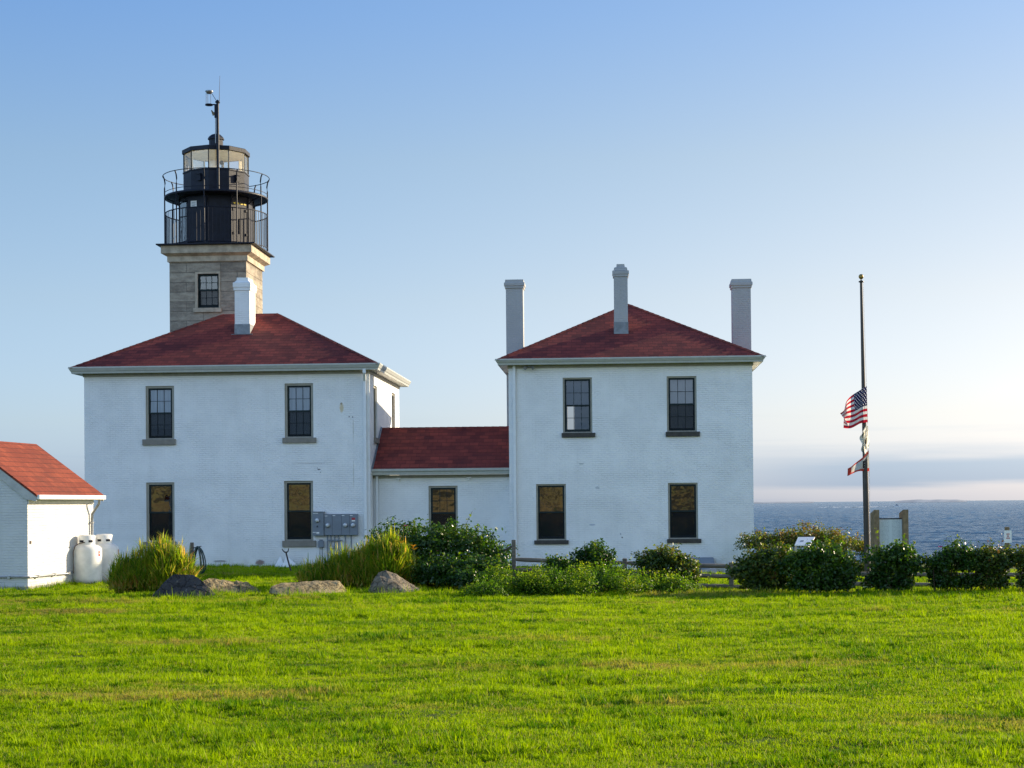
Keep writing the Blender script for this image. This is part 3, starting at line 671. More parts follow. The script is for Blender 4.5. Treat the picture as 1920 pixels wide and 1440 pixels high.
for x,lab in ((.92,'small white fixture tucked under the passage eave beside the downspout'),(3.47,'small white hook shaped lamp under the passage eave above the window')):
    t=thing('eave_lamp',Lc+EX*x+NY*(VW-.06)+Vector((0,0,3.16)),-TH,lab,'lamp','small lamps under the passage eave')
    MB().box(-.08,.08,-.03,.03,-.01,.02).build('base',M['white'],t)
    MB().tube([(0,0,-.01),(.0,-.03,-.05),(.03,-.05,-.07)],[.025,.03,.035],8).build('lamp_head',M['white'],t)

# ------------------------------------------------------------ lighthouse tower
T0=Vector((-13.385,66.29,0)); TW=3.05; AX=1.525
tw=thing('lighthouse',T0,-TH,'square granite lighthouse tower with black iron lantern behind the left house','lighthouse')
ht=[(1.04,2.0,10.0,11.4)]
b=MB(); wall_mesh(b,0,TW,-.3,11.84,ht)
for xf in (xf_right(TW),xf_left(TW),xf_back(TW,TW)): b.xf=xf; wall_mesh(b,0,TW,-.3,11.84,[])
b.build('shaft',M['stone'],tw)
b=MB(); b.sweep_rect([(0,11.82),(.07,11.83),(.07,12.04),(.25,12.13),(.27,12.14),(.27,12.44),(.0,12.445)],TW,TW); b.build('cornice',M['stone_trim'],tw)
b=MB(); b.box(-.43,TW+.43,-.43,TW+.43,12.45,12.5,0,.01); b.build('gallery_floor',M['black'],tw)
b=MB(); b.box(.2,TW-.2,1.2,1.25,9.5,11.8); b.build('interior',M['plaster'],tw)
wf=window(tw,1.12,1.96,10.01,11.34,(.95,2.06,9.83,10.0),fr=.02,fm='green',sm='stone_trim',low=True,zmid=10.72,cur=[(1.15,1.93,10.0,10.68,'blind')],gu='glass_sky',gl='glass_sky')
b=MB(); b.box(1.02,1.12,-.025,.06,10.0,11.42).box(1.96,2.02,-.025,.06,10.0,11.42).box(1.12,1.96,-.025,.06,11.345,11.42); b.build('architrave',M['stone_trim'],wf)
DG=dict(n=10,smooth=False)
b=MB(); b.lathe([(1.5,12.5),(1.5,12.62),(1.46,12.64),(1.46,14.5)],AX,AX,mi=0,**DG)
for k in range(10):   # raised cover strips on every edge
    t=k*math.pi/5; cx,cy=AX+1.47*math.sin(t),AX-1.47*math.cos(t); b.tube([(cx,cy,12.5),(cx,cy,14.5)],.028,6)
b.build('watch_room',M['black'],tw)
def facet(k,R_,u,z,off=0.):   # point on facet k (between vertex k and k+1), u in -1..1 across it
    a0=k*math.pi/5; a1=(k+1)*math.pi/5; p0=Vector((math.sin(a0),-math.cos(a0),0))*R_; p1=Vector((math.sin(a1),-math.cos(a1),0))*R_
    m=(p0+p1)/2; nrm=m.normalized(); return Vector((AX,AX,z))+m+(p1-p0)/2*u+nrm*off
def facet_quad(mb,k,R_,u0,u1,z0,z1,off,mi=0,th=.02):
    f=[facet(k,R_,u,z,off) for u,z in ((u0,z0),(u1,z0),(u1,z1),(u0,z1))]; g=[facet(k,R_,u,z,off-th) for u,z in ((u0,z0),(u1,z0),(u1,z1),(u0,z1))]
    mb.add(f+g,[(0,1,2,3),(0,4,5,1),(1,5,6,2),(2,6,7,3),(3,7,4,0)],mi)
b=MB(); facet_quad(b,-2,1.46,-.72,.72,12.75,14.35,.02); b.build('watch_window',M['glass_wavy'],tw)
b=MB(); facet_quad(b,-1,1.46,-.92,.92,12.66,14.45,.06,0,.05); dr=b.build('gallery_door',M['black'],tw)
b=MB(); facet_quad(b,-1,1.46,-.62,-.02,14.02,14.26,.075,0,.01); 
nb=b.build('door_notice',M['white'],dr)
b=MB(); 
for z in (14.2,14.16,14.1,14.07): facet_quad(b,-1,1.46,-.52,-.12-.1*(z<14.1),z-.008,z+.008,.079,0,.003)
b.build('notice_lines',M['grey_box'],dr)
b=MB()
for u in (-.75,.75):
    for z in (13.0,13.95): b=MB(); facet_quad(b,1,1.46,u-.1,u+.1,z-.045,z+.045,.035,0,.035); b.build('wall_bolt',M['black'],tw)
b=MB(); facet_quad(b,1,1.46,-.06,.02,13.0,13.6,.03,0,.03); b.build('wall_bar',M['black'],tw)
for i in range(4):
    b=MB(); c=facet(1,1.46,-.6+.4*i,14.2-.03*0,.012); t1=(facet(1,1.46,1,0)-facet(1,1.46,-1,0)).normalized(); 
    b.add([c+t1*.07*math.cos(a)+Vector((0,0,.035*math.sin(a))) for a in np.linspace(0,2*math.pi,10,endpoint=False)],[tuple(range(10))]); b.build('yellow_mark',M['yellow'],tw)  # flat yellow ovals in a row across the upper facet
b=MB(); b.lathe([(1.3,14.5),(2.03,14.5),(2.06,14.52),(2.06,14.57),(2.03,14.6),(1.2,14.6)],AX,AX,60); 
for k in range(10):
    t=k*math.pi/5; s_,c_=math.sin(t),-math.cos(t); b.tube([(AX+1.45*s_,AX+1.45*c_,14.2),(AX+1.6*s_,AX+1.6*c_,14.36),(AX+1.95*s_,AX+1.95*c_,14.49)],.022,6)
b.build('upper_gallery',M['black'],tw)
b=MB(); b.lathe([(1.3,14.6),(1.33,14.62),(1.33,14.7),(1.3,14.72),(1.3,15.5),(1.33,15.51),(1.33,15.56),(1.24,15.57)],AX,AX,**DG); b.build('lantern_base',M['black'],tw)
for k in (-1,1):   # hooded vents on the lantern wall
    b=MB(); facet_quad(b,k,1.3,-.2,.2,15.08,15.32,.1,0,.1); facet_quad(b,k,1.3,-.24,.24,15.32,15.36,.13,0,.13); b.build('vent_hood',M['black'],tw)
for k in range(10):
    b=MB(); facet_quad(b,k,1.27,-.97,.97,15.56,16.32,.0,0,.006); b.build('lantern_pane',M['glass_lamp'],tw)
for k in range(10):
    t=k*math.pi/5; cx,cy=AX+1.285*math.sin(t),AX-1.285*math.cos(t); MB().tube([(cx,cy,15.55),(cx,cy,16.34)],.02,6).build('mullion',M['black'],tw)
b=MB()
for k in range(10):
    t=k*math.pi/5; cx,cy=AX+1.225*math.sin(t),AX-1.225*math.cos(t); b.tube([(cx,cy,15.55),(cx,cy,16.34)],.028,6)
b.lathe([(1.24,16.3),(1.2,16.33),(.3,16.5),(0.01,16.52)],AX,AX,**DG); b.lathe([(1.22,15.57),(0.01,15.575)],AX,AX,**DG); b.build('lantern_lining',simple('cream_lining',(.78,.72,.55),.5),tw)
b=MB(); b.lathe([(1.27,16.32),(1.33,16.3),(1.35,16.3),(1.35,16.45),(1.32,16.47),(.4,16.62),(.4,16.66),(.36,16.68),(.28,16.69),(.28,16.93),(.33,16.94),(.33,16.97),(.29,17.05),(.2,17.13),(.06,17.18),(.0,17.18)],AX,AX,**DG); b.build('roof',M['black'],tw)
b=MB(); b.lathe([(0,15.55),(.14,15.56),(.14,15.75),(.2,15.78),(.2,16.05),(.12,16.1),(0,16.12)],AX-.1,AX,20); b.build('beacon',M['white'],tw)
b=MB(); b.lathe([(0,15.86),(.07,15.88),(.1,15.95),(.07,16.02),(0,16.04)],AX+.3,AX-.3,14); b.tube([(AX+.3,AX-.3,15.56),(AX+.3,AX-.3,15.87)],.02,6); b.tube([(AX+.3,AX-.3,15.85),(AX+.48,AX-.35,15.57)],.012,6); b.build('fog_sensor',M['black'],tw)
# railings
b=MB()
def ring(mb,R_,z,r,n=72,seg=6):
    mb.tube([(AX+R_*math.sin(2*math.pi*k/n),AX-R_*math.cos(2*math.pi*k/n),z) for k in range(n+1)],r,seg,cap=False)
ring(b,2.03,13.9,.022); ring(b,2.03,12.56,.018); rail=b.build('lower_railing',M['black'],tw)
bal=MB().box(-.009,.009,-.009,.009,12.56,13.9).build('baluster',M['black'],rail)
bal.location=(AX,AX-2.03,0)
for k in range(1,80):
    t=2*math.pi*k/80; o=bal.copy(); COL.objects.link(o); o.parent=rail; o.location=(AX+2.03*math.sin(t),AX-2.03*math.cos(t),0); o.rotation_euler=(0,0,t)
b=MB(); ring(b,2.11,15.4,.016); ring(b,2.04,14.72,.012); ur=b.build('upper_railing',M['black'],tw)
p0=MB().tube([(0,-2.04,12.52),(0,-2.04,14.9),(0,-2.02,15.1),(0,-2.05,15.28),(0,-2.11,15.41)],.027,7).build('stanchion',M['black'],ur); p0.location=(AX,AX,0)
for k in range(1,10):
    o=p0.copy(); COL.objects.link(o); o.parent=ur; o.rotation_euler=(0,0,k*math.pi/5)
# mast
tm=R(16); mast=thing('mast',T0+EX*(AX+1.47*math.sin(tm))+NY*(AX-1.47*math.cos(tm))+Vector((0,0,14.6)),-TH,'tall thin black mast with emergency lamp and whip antenna in front of the lantern','mast')
MB().tube([(0,0,0),(0,0,3.5)],[.062,.055],12).build('pole',M['black'],mast)
MB().lathe([(0,3.62),(.09,3.54),(.1,3.5),(.0,3.49)],0,0,12).build('pole_cap',M['black'],mast)
b=MB(); b.box(-.42,.0,-.035,.035,3.40,3.44); b.lathe([(0,3.38),(.15,3.39),(.15,3.44),(0,3.45)],-.34,0,14); br_=b.build('lamp_bracket',M['black'],mast)
MB().box(-.12,-.055,-.04,.04,2.9,3.42).build('junction_box',M['black'],mast)
MB().tube([(-.085,0,2.9),(-.085,0,1.9)],.02,6).build('conduit',M['metal'],mast)
b=MB()
for q in ((-.44,-.05),(-.40,.06),(-.27,0.)): b.tube([(q[0],q[1],3.44),(q[0],q[1],3.86)],.008,5)
b.tube([(-.22,0,3.85),(0,0,3.5)],.01,5); cg=b.build('lamp_cage',M['black'],mast)
MB().lathe([(0,3.84),(.1,3.86),(.12,3.9),(.16,3.93),(.15,3.97),(0,3.99)],-.33,0,14).build('lamp_head',M['metal'],mast)
MB().tube([(.07,0,3.45),(.075,0,3.9),(.1,0,4.55)],[.012,.009,.006],5).build('antenna',M['dark_metal'],mast)
b=MB(); b.add([(-.12,0,3.0),(-.2,.02,2.98),(-.27,.03,3.2),(-.24,.02,3.22),(-.15,0.,3.12),(-.12,.01,3.14)],[(0,1,4,5),(1,2,3,4)]); b.build('wind_vane',M['post'],mast)

# ------------------------------------------------------------ shed
SX,SY,STH,SL,SWd=-12.933,45.089,.145,4.5,3.57
shed=thing('shed',(SX,SY,0),-STH,'small white brick shed with bright orange red gable roof cut off by the left edge','shed')
ez,rz,ov,ovr=2.57,4.098,.3,.09; hw=SWd/2; sl=(rz-ez)/(hw+ov); zwall=ez+sl*ov-.05
b=MB(); b.add([(-SWd,0,-.3),(0,0,-.3),(0,0,zwall),(-hw,0,rz-.06),(-SWd,0,zwall)],[(0,1,2,3,4)]); b.add([(0,0,-.3),(0,SL,-.3),(0,SL,zwall),(0,0,zwall)],[(0,1,2,3)])
b.add([(-SWd,SL,-.3),(0,SL,-.3),(0,SL,zwall),(-hw,SL,rz-.06),(-SWd,SL,zwall)],[(4,3,2,1,0)]); b.add([(-SWd,0,-.3),(-SWd,SL,-.3),(-SWd,SL,zwall),(-SWd,0,zwall)],[(3,2,1,0)]); b.build('wall',M['wall_s'],shed)
b=MB(); b.box(-SWd-.05,.045,-.045,SL+.045,-.3,.12); b.build('plinth',M['concrete'],shed)
b=MB(); t=.06
for s_ in (1,-1):
    xe=ov if s_==1 else -SWd-ov
    q=[(xe,-ovr,ez),(xe,SL+ovr,ez),(-hw,SL+ovr,rz),(-hw,-ovr,rz)]
    b.add(q,[(0,1,2,3)] if s_==1 else [(3,2,1,0)]); b.add([(p[0],p[1],p[2]-t) for p in q],[(3,2,1,0)] if s_==1 else [(0,1,2,3)])
    b.add(q+[(p[0],p[1],p[2]-t) for p in q],[(0,4,5,1),(1,5,6,2),(3,7,4,0)])
b.build('roof',M['roof_shed'],shed)
b=MB()
for s_ in (1,-1):
    f=(lambda x:x) if s_==1 else (lambda x:-SWd-x)
    for yy in (-ovr+.012,SL+ovr-.042):
        q=[(f(ov-.01),ez-t-.01),(f(-hw),rz-t-.01),(f(-hw),rz-t-.2),(f(.0),zwall-.3),(f(ov-.01),ez-t-.12)]
        b.add([(x,yy,z) for x,z in q]+[(x,yy+.03,z) for x,z in q],[tuple(range(5)),tuple(range(9,4,-1))]+[(i,(i+1)%5,5+(i+1)%5,5+i) for i in range(5)])
b.build('bargeboard',simple('bargeboard_grey',(.42,.42,.4),.5),shed)
b=MB(); b.box(ov-.03,ov+.075,-ovr+.03,SL+ovr-.03,ez-.13,ez-.01,0,.015); b.build('gutter',M['white'],shed)
b=MB(); b.box(.002,ov-.03,.03,SL-.03,ez-.135,ez-.12); b.box(.003,.03,0.02,SL-.02,ez-.25,ez-.14); b.build('soffit',M['soffit'],shed)
b=MB(); b.tube([(ov,SL-.25,ez-.12),(ov-.02,SL-.25,ez-.25),(.07,SL-.25,ez-.55),(.06,SL-.25,ez-.75),(.06,SL-.25,.15)],.038,8); b.box(.0,.11,SL-.3,SL-.2,1.75,1.79); b.build('downspout',M['metal'],shed)
b=MB(); b.box(-.0,.02,.12,.2,1.25,1.33); b.build('vent_plug',M['dark_metal'],shed)
ES=Vector((math.cos(STH),-math.sin(STH),0)); NS=Vector((math.sin(STH),math.cos(STH),0)); S0=Vector((SX,SY,0))
b=MB(); b.tube([(-SWd,-.05,.37),(.06,-.05,.37),(.06,.0,.37),(.06,2.6,.36),(.06,2.62,.4),(.06,2.75,.42)],.026,8)
for q in ((-.5,-.05),(.06,.5),(.06,1.6),(.06,2.55)): b.box(q[0]-.04,q[0]+.035,q[1]-.045,q[1]+.04,.33,.405)
o=b.build('conduit_pipe',M['metal'],None,(SX,SY,0),-STH); tag(o,'thin grey conduit running low along the shed wall','pipe')
def ltank(x,y,label,lab_ang):
    z=gh(x,y)-.01; t=thing('propane_tank',(x,y,z),0,label,'gas tank','propane tanks beside the shed')
    MB().lathe([(0,.04),(.2,.03),(.36,.07),(.41,.15),(.42,.22),(.42,1.0),(.40,1.07),(.34,1.13),(.24,1.165),(0,1.18)],0,0,40).build('tank_body',M['tank'],t)
    MB().lathe([(.419,.6),(.4245,.607),(.4245,.618),(.419,.625)],0,0,40).build('weld_seam',M['tank'],t)
    MB().lathe([(.3,.0),(.3,.08),(.27,.08)],0,0,30).build('foot_ring',M['tank'],t)
    b=MB(); a0,a1=R(20),R(340); off=R(150)
    b.lathe([(.235,1.15),(.24,1.42),(.225,1.43),(.22,1.15)],0,0,36,rot=off,a0=0.,a1=R(300)); b.lathe([(.235,1.32),(.24,1.42),(.225,1.43),(.22,1.32)],0,0,12,rot=off+R(300),a0=0.,a1=R(60)); b.lathe([(.24,1.42),(.2,1.445),(.0,1.45)],0,0,36); b.build('valve_collar',M['tank'],t)
    b=MB(); 
    for a in (R(-40),R(25)):
        b.lathe([(.243,1.235),(.244,1.3)],0,0,6,rot=a,a0=0,a1=R(32))
    b.build('collar_slot',M['black'],t)
    MB().tube([(0,0,1.16),(0,0,1.32)],.04,8).build('valve',M['gold'],t)
    b=MB(); b.lathe([(.4225,.84),(.4225,.99)],0,0,4,rot=lab_ang,a0=0,a1=R(13)); lb=b.build('warning_label',M['red'],t)
    b=MB(); b.lathe([(.4235,.905),(.4235,.92)],0,0,4,rot=lab_ang+R(2),a0=0,a1=R(9)); b.lathe([(.4235,.95),(.4235,.96)],0,0,4,rot=lab_ang+R(2),a0=0,a1=R(8)); b.build('label_line',M['white'],lb)
    return t
ltank(-12.16,48.3,'front white propane tank with red label, fully in view beside the shed',R(62))
ltank(-11.93,49.4,'rear white propane tank mostly hidden behind the other tank',R(80))
q0=S0+NS*2.85+ES*.1
b=MB(); b.tube([q0+Vector((-.02,0,.35)),q0+Vector((-.02,-.02,.95)),q0+Vector((.03,0,1.12)),q0+Vector((.12,.0,1.18)),(-12.16,48.06,1.22)],.014,6); o=b.build('gas_line',M['copper']); tag(o,'thin dark gas line rising from the shed wall to the front tank','pipe')

# ------------------------------------------------------------ wall equipment of the left house
def meter(x,y,z,par):
    b=MB(Matrix.Translation((x,y,z))@Matrix.Rotation(math.pi/2,4,'X')); b.lathe([(0.085,-.0),(.085,.03),(.075,.035)],0,0,20); d=b.build('meter_ring',M['metal'],par)
    b=MB(Matrix.Translation((x,y,z))@Matrix.Rotation(math.pi/2,4,'X')); b.lathe([(.07,.03),(.07,.07),(.05,.1),(0,.105)],0,0,20); b.build('meter_glass',M['chrome'],d)
mc=thing('meter_cabinet',OL+EX*8.29+NY*-.01+Vector((0,0,1.14)),-TH,'narrow grey meter cabinet beside the lower window with one dial','meter box','electric cabinets on the left house')
MB().box(0,.4,-.2,0,0,.84,0,.01).build('cabinet_box',M['grey_box'],mc); MB().box(-.02,.42,-.225,0,.842,.86).build('cabinet_lid',M['grey_box'],mc)
meter(.17,-.2,.55,mc); MB().box(.01,.12,-.204,-.199,.11,.13).box(.14,.24,-.204,-.199,.08,.13).box(.02,.2,-.204,-.199,.79,.81).build('sticker',M['white'],mc)
MB().box(.15,.19,-.215,-.2,.3,.36).build('latch',M['black'],mc)
mc=thing('meter_cabinet',OL+EX*8.7+NY*-.01+Vector((0,0,1.15)),-TH,'wide grey meter cabinet with three dials left of the downspout','meter box','electric cabinets on the left house')
MB().box(0,1.2,-.16,0,0,.76,0,.01).build('cabinet_box',M['grey_box'],mc)
b=MB(); 
for x in (.29,.62,.91): b.box(x-.004,x+.004,-.163,-.158,.02,.74)
b.build('door_seam',M['black'],mc)
for x,z in ((.13,.36),(.76,.36),(1.04,.36)): meter(x,-.16,z,mc)
MB().box(.02,.12,-.164,-.159,.68,.7).box(.3,.4,-.164,-.159,.69,.71).box(.63,.73,-.164,-.159,.69,.71).box(.92,1.02,-.164,-.159,.69,.71).build('sticker',M['white'],mc)
MB().box(.99,1.11,-.165,-.159,.54,.62).build('danger_label',M['red'],mc); MB().box(.99,1.11,-.165,-.159,.49,.535).build('danger_text',M['white'],mc)
b=MB()
for x in (.1,.22,.36,.5,.74,.95): b.tube([(x,-.06,0),(x,-.06,-1.2)],.024,6)
b.box(.1,.62,-.1,-.03,-.2,-.16); b.build('conduit',M['grey_box'],mc)
jb=thing('junction_box',OL+EX*8.47+NY*-.005+Vector((0,0,.72)),-TH,'small grey box with drooping wires below the narrow meter cabinet','box')
b=MB(); b.box(0,.2,-.12,0,0,.24,0,.02); b.build('box_body',M['grey_box'],jb); MB().box(.04,.16,-.1,-.02,.242,.28,0,.01).build('box_cover',M['grey_box'],jb)
MB().tube([(.06,-.05,.0),(.05,-.05,-.2),(.1,-.04,-.7)],.01,5).tube([(.13,-.05,.0),(.14,-.05,-.7)],.01,5).build('wire',M['black'],jb)
MB().box(.4,.56,-.07,0,-.06,.05,0,.02).build('outlet',M['metal'],jb)
fl=thing('floodlight',R0+EX*.74+NY*-.05+Vector((0,0,7.05)),-TH,'twin grey floodlight under the right house eave beside its downspout','floodlight')
MB().box(-.05,.05,-.04,.0,-.02,.04).build('base',M['metal'],fl)
for s_ in (-1,1): MB().tube([(0,-.03,0),(s_*.08,-.07,-.01),(s_*.1,-.1,-.03),(s_*.15,-.16,-.08)],[.015,.02,.04,.065],10).build('lamp_head',M['metal'],fl)
wd=thing('splash_guard',OL+EX*6.95+NY*-.6,-TH,'white triangular boards standing at the foot of the left house wall','guard')
MB().add([(0,0,0),(.42,0,0),(.2,.3,.44),(.0,.06,0),(.42,.06,0),(.2,.34,.44)],[(0,1,2),(5,4,3),(0,2,5,3),(1,4,5,2)]).build('board',M['white'],wd); MB().add([(.3,-.1,0),(.95,.05,0),(.42,.3,.46),(.3,-.06,0),(.95,.09,0),(.42,.34,.46)],[(0,1,2),(5,4,3),(0,2,5,3),(1,4,5,2)]).build('board',M['white'],wd)
tl=thing('pump_handle',(-7.36,56.3,0),0,'dark forked iron handle leaning near the left house foundation','handle')
MB().tube([(0,0,-.05),(-.13,.05,.4),(-.2,.1,.66)],[.03,.027,.025],8).build('shaft',M['dark_metal'],tl)
MB().tube([(-.33,.1,.78),(-.3,.1,.72),(-.24,.1,.665),(-.17,.1,.66),(-.13,.1,.7),(-.11,.1,.79)],[.014,.018,.022,.022,.018,.014],8).build('fork',M['dark_metal'],tl)
hp=thing('hose_post',(-10.05,53.,gh(-10.05,53)),0,'grey wooden stake with a dark teal hose hung beside it, by left house','stake')
MB().box(-.05,.05,-.05,.05,-.1,1.1,0,.006).build('stake',M['wood'],hp); MB().tube([(.05,-.04,.93),(.3,-.04,.98)],.015,6).build('peg',M['dark_metal'],hp)
ho=MB()
for i in range(9):
    a=random.uniform(-.03,.03); wz=random.uniform(.0,.12); rx=.1+.012*i
    pts=[]
    for k in range(25):
        t=2*math.pi*k/24; zc=.52; hz=.46-wz*.4
        x=.2+(rx*(1.0-.35*math.cos(t)))*math.sin(t)+a; z=zc+hz*math.cos(t); pts.append((x,-.12+.018*i+.01*math.sin(3*t),max(.02,z)))
    ho.tube(pts,.019,6,cap=False)
o=ho.build('garden_hose',M['hose'],None,(-10.05,53.,gh(-10.05,53))); tag(o,'dark teal garden hose hanging in a long coil on the stake','hose')
cb=thing('cellar_hatch',R0+EX*5.9,-TH,'grey sloping cellar hatch against the right house wall behind the fence','hatch')
b=MB(); b.add([(0,-2.2,-.9),(1.25,-2.2,-.9),(1.22,-.02,-.9),(0.03,-.02,-.9),(0,-2.2,-.52),(1.25,-2.2,-.52),(1.18,-.02,.2),(.05,-.02,.2)],[(4,5,6,7),(0,1,5,4),(1,2,6,5),(3,0,4,7)]); b.build('hatch_side',M['concrete'],cb)
b=MB(); b.add([(-.05,-2.25,-.5),(1.3,-2.25,-.5),(1.22,0.,.24),(.02,0.,.24),(-.05,-2.25,-.46),(1.3,-2.25,-.46),(1.22,0.,.28),(.02,0.,.28)],[(4,5,6,7),(0,1,5,4),(1,2,6,5),(3,0,4,7)]); b.build('hatch_door',M['grey_box'],cb)
b=MB(); b.box(0,1.8,-.8,0,-1,-.5,0,.02); o=b.build('concrete_step',M['concrete'],None,R0+EX*7.35+NY*-.3,-TH); tag(o,'pale concrete step beside the cellar hatch at right house foot','step')

# ------------------------------------------------------------ fence
def fence():
    t=thing('rail_fence',(0,44.5,0),0,'weathered grey split rail fence running behind the hedge','fence')
    px=[.03,2.95,5.75,8.5,11.2,13.9]; tops=[.78,.66,.55,.33,.28,.26]
    for x,h in zip(px,[1.26,.75,.62,.42,.36,.34]):
        MB().box(x-.055,x+.055,-.07,.07,gh(x,44.5)-.2,h if x<1 else h+.0,0,.012).build('post',M['wood'],t)
    for i in range(5):
        for d in (0,.27,.53):
            if tops[i]-d<gh((px[i]+px[i+1])/2,44.5)+.03: continue
            a=Vector((px[i]+.0,.03 if i%2 else -.03,tops[i]-d-.03)); c=Vector((px[i+1]+.0,-.03 if i%2 else .03,tops[i+1]-d-.03)); m=(a+c)/2+Vector((0,random.uniform(-.02,.02),random.uniform(-.025,.01)))
            MB().tube([a,a+(m-a)*.12,m,c+(m-c)*.12,c],[.035,.055,.06,.055,.035],7).build('rail',M['wood'],t)
    MB().tube([(.0,0,1.1),(-.25,.9,.95)],.03,6).build('rail',M['wood'],t)
fence()

# ------------------------------------------------------------ boulders
def rockmat(name,c1,c2,dark=.5):
    def b(G):
        ob=G.coord(); n1=G.noise(ob,2.5,7,.65); n2=G.noise(ob,14,6,.7); n3=G.noise(ob,4,5,.6,stretch=(1,1,3))
        col=G.mix(G.mr(n1,.3,.7),c4(*c1),c4(*c2)); col=G.mix(G.mr(n2,.55,.75,0,dark),col,c4(c1[0]*.4,c1[1]*.4,c1[2]*.4))
        col=G.mix(G.mr(G.noise(ob,5,5,.7),.6,.68,0,.35),col,c4(.4,.38,.3))
        wv=G.n('ShaderNodeVectorMath',{0:ob,1:G.noise(ob,2.2,4,.6,k=1)},operation='ADD').outputs[0]
        cr=G.n('ShaderNodeTexVoronoi',{'Vector':wv,'Scale':2.6},feature='DISTANCE_TO_EDGE').outputs['Distance']
        crk=G.mr(cr,.0,.045,1.,0.); col=G.mix(G.math('MULTIPLY',crk,.6),col,c4(c1[0]*.3,c1[1]*.3,c1[2]*.3))
        h=G.math('ADD',G.math('MULTIPLY',n1,1.),G.math('ADD',G.math('MULTIPLY',n2,.35),G.math('MULTIPLY',n3,.7)))
        h=G.math('SUBTRACT',h,G.math('MULTIPLY',crk,.35))
        return G.prin(col,.85,.25,0.,G.bump(h,.16,1.))
    return mat(name,b)
M['rock_dark']=rockmat('slate_boulder',(.045,.042,.045),(.085,.08,.08),.4)
M['rock_tan']=rockmat('tan_boulder',(.22,.17,.09),(.42,.34,.19))
M['rock_grey']=rockmat('grey_boulder',(.17,.14,.10),(.30,.25,.18))
def boulder(loc,pts,m,label,rough=.05,seed=0,cuts=4,fs=2.2,rz=0.):
    bm=bmesh.new()
    for p in pts: bm.verts.new(p)
    r=bmesh.ops.convex_hull(bm,input=bm.verts[:]); 
    bmesh.ops.delete(bm,geom=[g for g in r['geom_interior'] if isinstance(g,bmesh.types.BMVert)],context='VERTS')
    bmesh.ops.triangulate(bm,faces=bm.faces[:])
    for k in range(cuts):
        es=[e for e in bm.edges if e.calc_length()>.07]
        if not es: break
        bmesh.ops.subdivide_edges(bm,edges=es,cuts=1,use_grid_fill=True); bmesh.ops.triangulate(bm,faces=bm.faces[:])
    bm.normal_update()
    mv=[]
    for v in bm.verts:
        p=v.co*fs+Vector((seed,seed*2,0)); n=.7*noise.fractal(p,.75,2.2,5)+.6*noise.noise(Vector((p.x*3,p.y*3,p.z*.7)))
        mv.append(v.normal*n*rough)
    for v,d in zip(bm.verts,mv): v.co+=d
    me=bpy.data.meshes.new('boulder'); bm.to_mesh(me); bm.free(); me.materials.append(m)
    o=bpy.data.objects.new('boulder',me); COL.objects.link(o); o.location=(loc[0],loc[1],gh(loc[0],loc[1])); o.rotation_euler=(0,0,rz); o.scale=(1,1,1.08 if label.startswith('large dark') else .9); tag(o,label,'boulder','boulders along the flower bed edge'); return o
boulder((-8.0,41.2),[(-.88,-.3,-.1),(-.75,-.1,.08),(-.3,-.4,-.1),(.3,-.45,-.1),(.88,-.25,-.1),(.8,.2,-.1),(-.7,.4,-.1),(-.45,0,.4),(-.28,-.02,.53),(.05,.05,.5),(.22,.02,.52),(.15,.3,.48),(.46,-.05,.36),(.6,-.1,.22),(.86,-.1,.04),(-.3,.3,.5),(.3,.45,.1)],M['rock_dark'],'large dark slate boulder in front of the left grass clump',.035,1,5,2.4)
boulder((-7.15,42.3),[(-.75,-.2,-.1),(-.7,.25,-.1),(-.62,.1,.4),(-.4,.18,.47),(-.1,.2,.42),(.1,.12,.33),(.35,.15,.36),(.55,.1,.28),(.7,-.05,-.05),(.45,-.42,-.1),(-.3,-.45,-.1),(.6,.45,-.1),(-.5,.5,-.1),(-.55,-.3,.1)],M['rock_tan'],'craggy tan boulder touching the dark slate boulder',.05,5,5,3.,R(38))
boulder((-6.62,42.5),[(-.32,-.15,-.1),(.1,-.32,-.1),(.36,-.1,-.1),(-.25,.25,-.1),(-.24,.05,.33),(.02,.08,.33),(.2,.05,.2),(.33,.0,.02),(.25,.3,-.1)],M['rock_tan'],'small rounded tan boulder at the right end of the craggy one',.035,9,5,3.,R(40))
boulder((-4.95,41.8),[(-1.15,.1,.1),(-1.0,.2,.25),(-.7,.3,.34),(.0,.28,.31),(.6,.26,.37),(.85,.2,.34),(.92,-.05,.1),(.88,-.2,-.12),(.4,-.4,-.12),(-.3,-.38,-.1),(-.8,-.2,.0),(.8,.45,-.1),(-.8,.5,-.1),(-.6,.0,.22),(.7,-.0,.3)],M['rock_tan'],'long flat tan boulder lying in front of the flower clump',.028,13,5,2.4,R(34))
boulder((-2.95,42.3),[(-.72,-.05,-.1),(-.4,-.35,-.1),(.3,-.45,-.1),(.72,-.15,-.1),(.5,.4,-.1),(-.6,.4,-.1),(-.5,.15,.36),(-.36,.22,.58),(-.16,.2,.63),(.1,.12,.5),(.45,-.02,.22),(.7,-.1,.06),(-.66,.1,.15),(-.1,-.2,.3),(-.4,-.15,.25)],M['rock_grey'],'pointed greyish boulder standing right of the flower clump',.03,21,5,2.6,R(30))

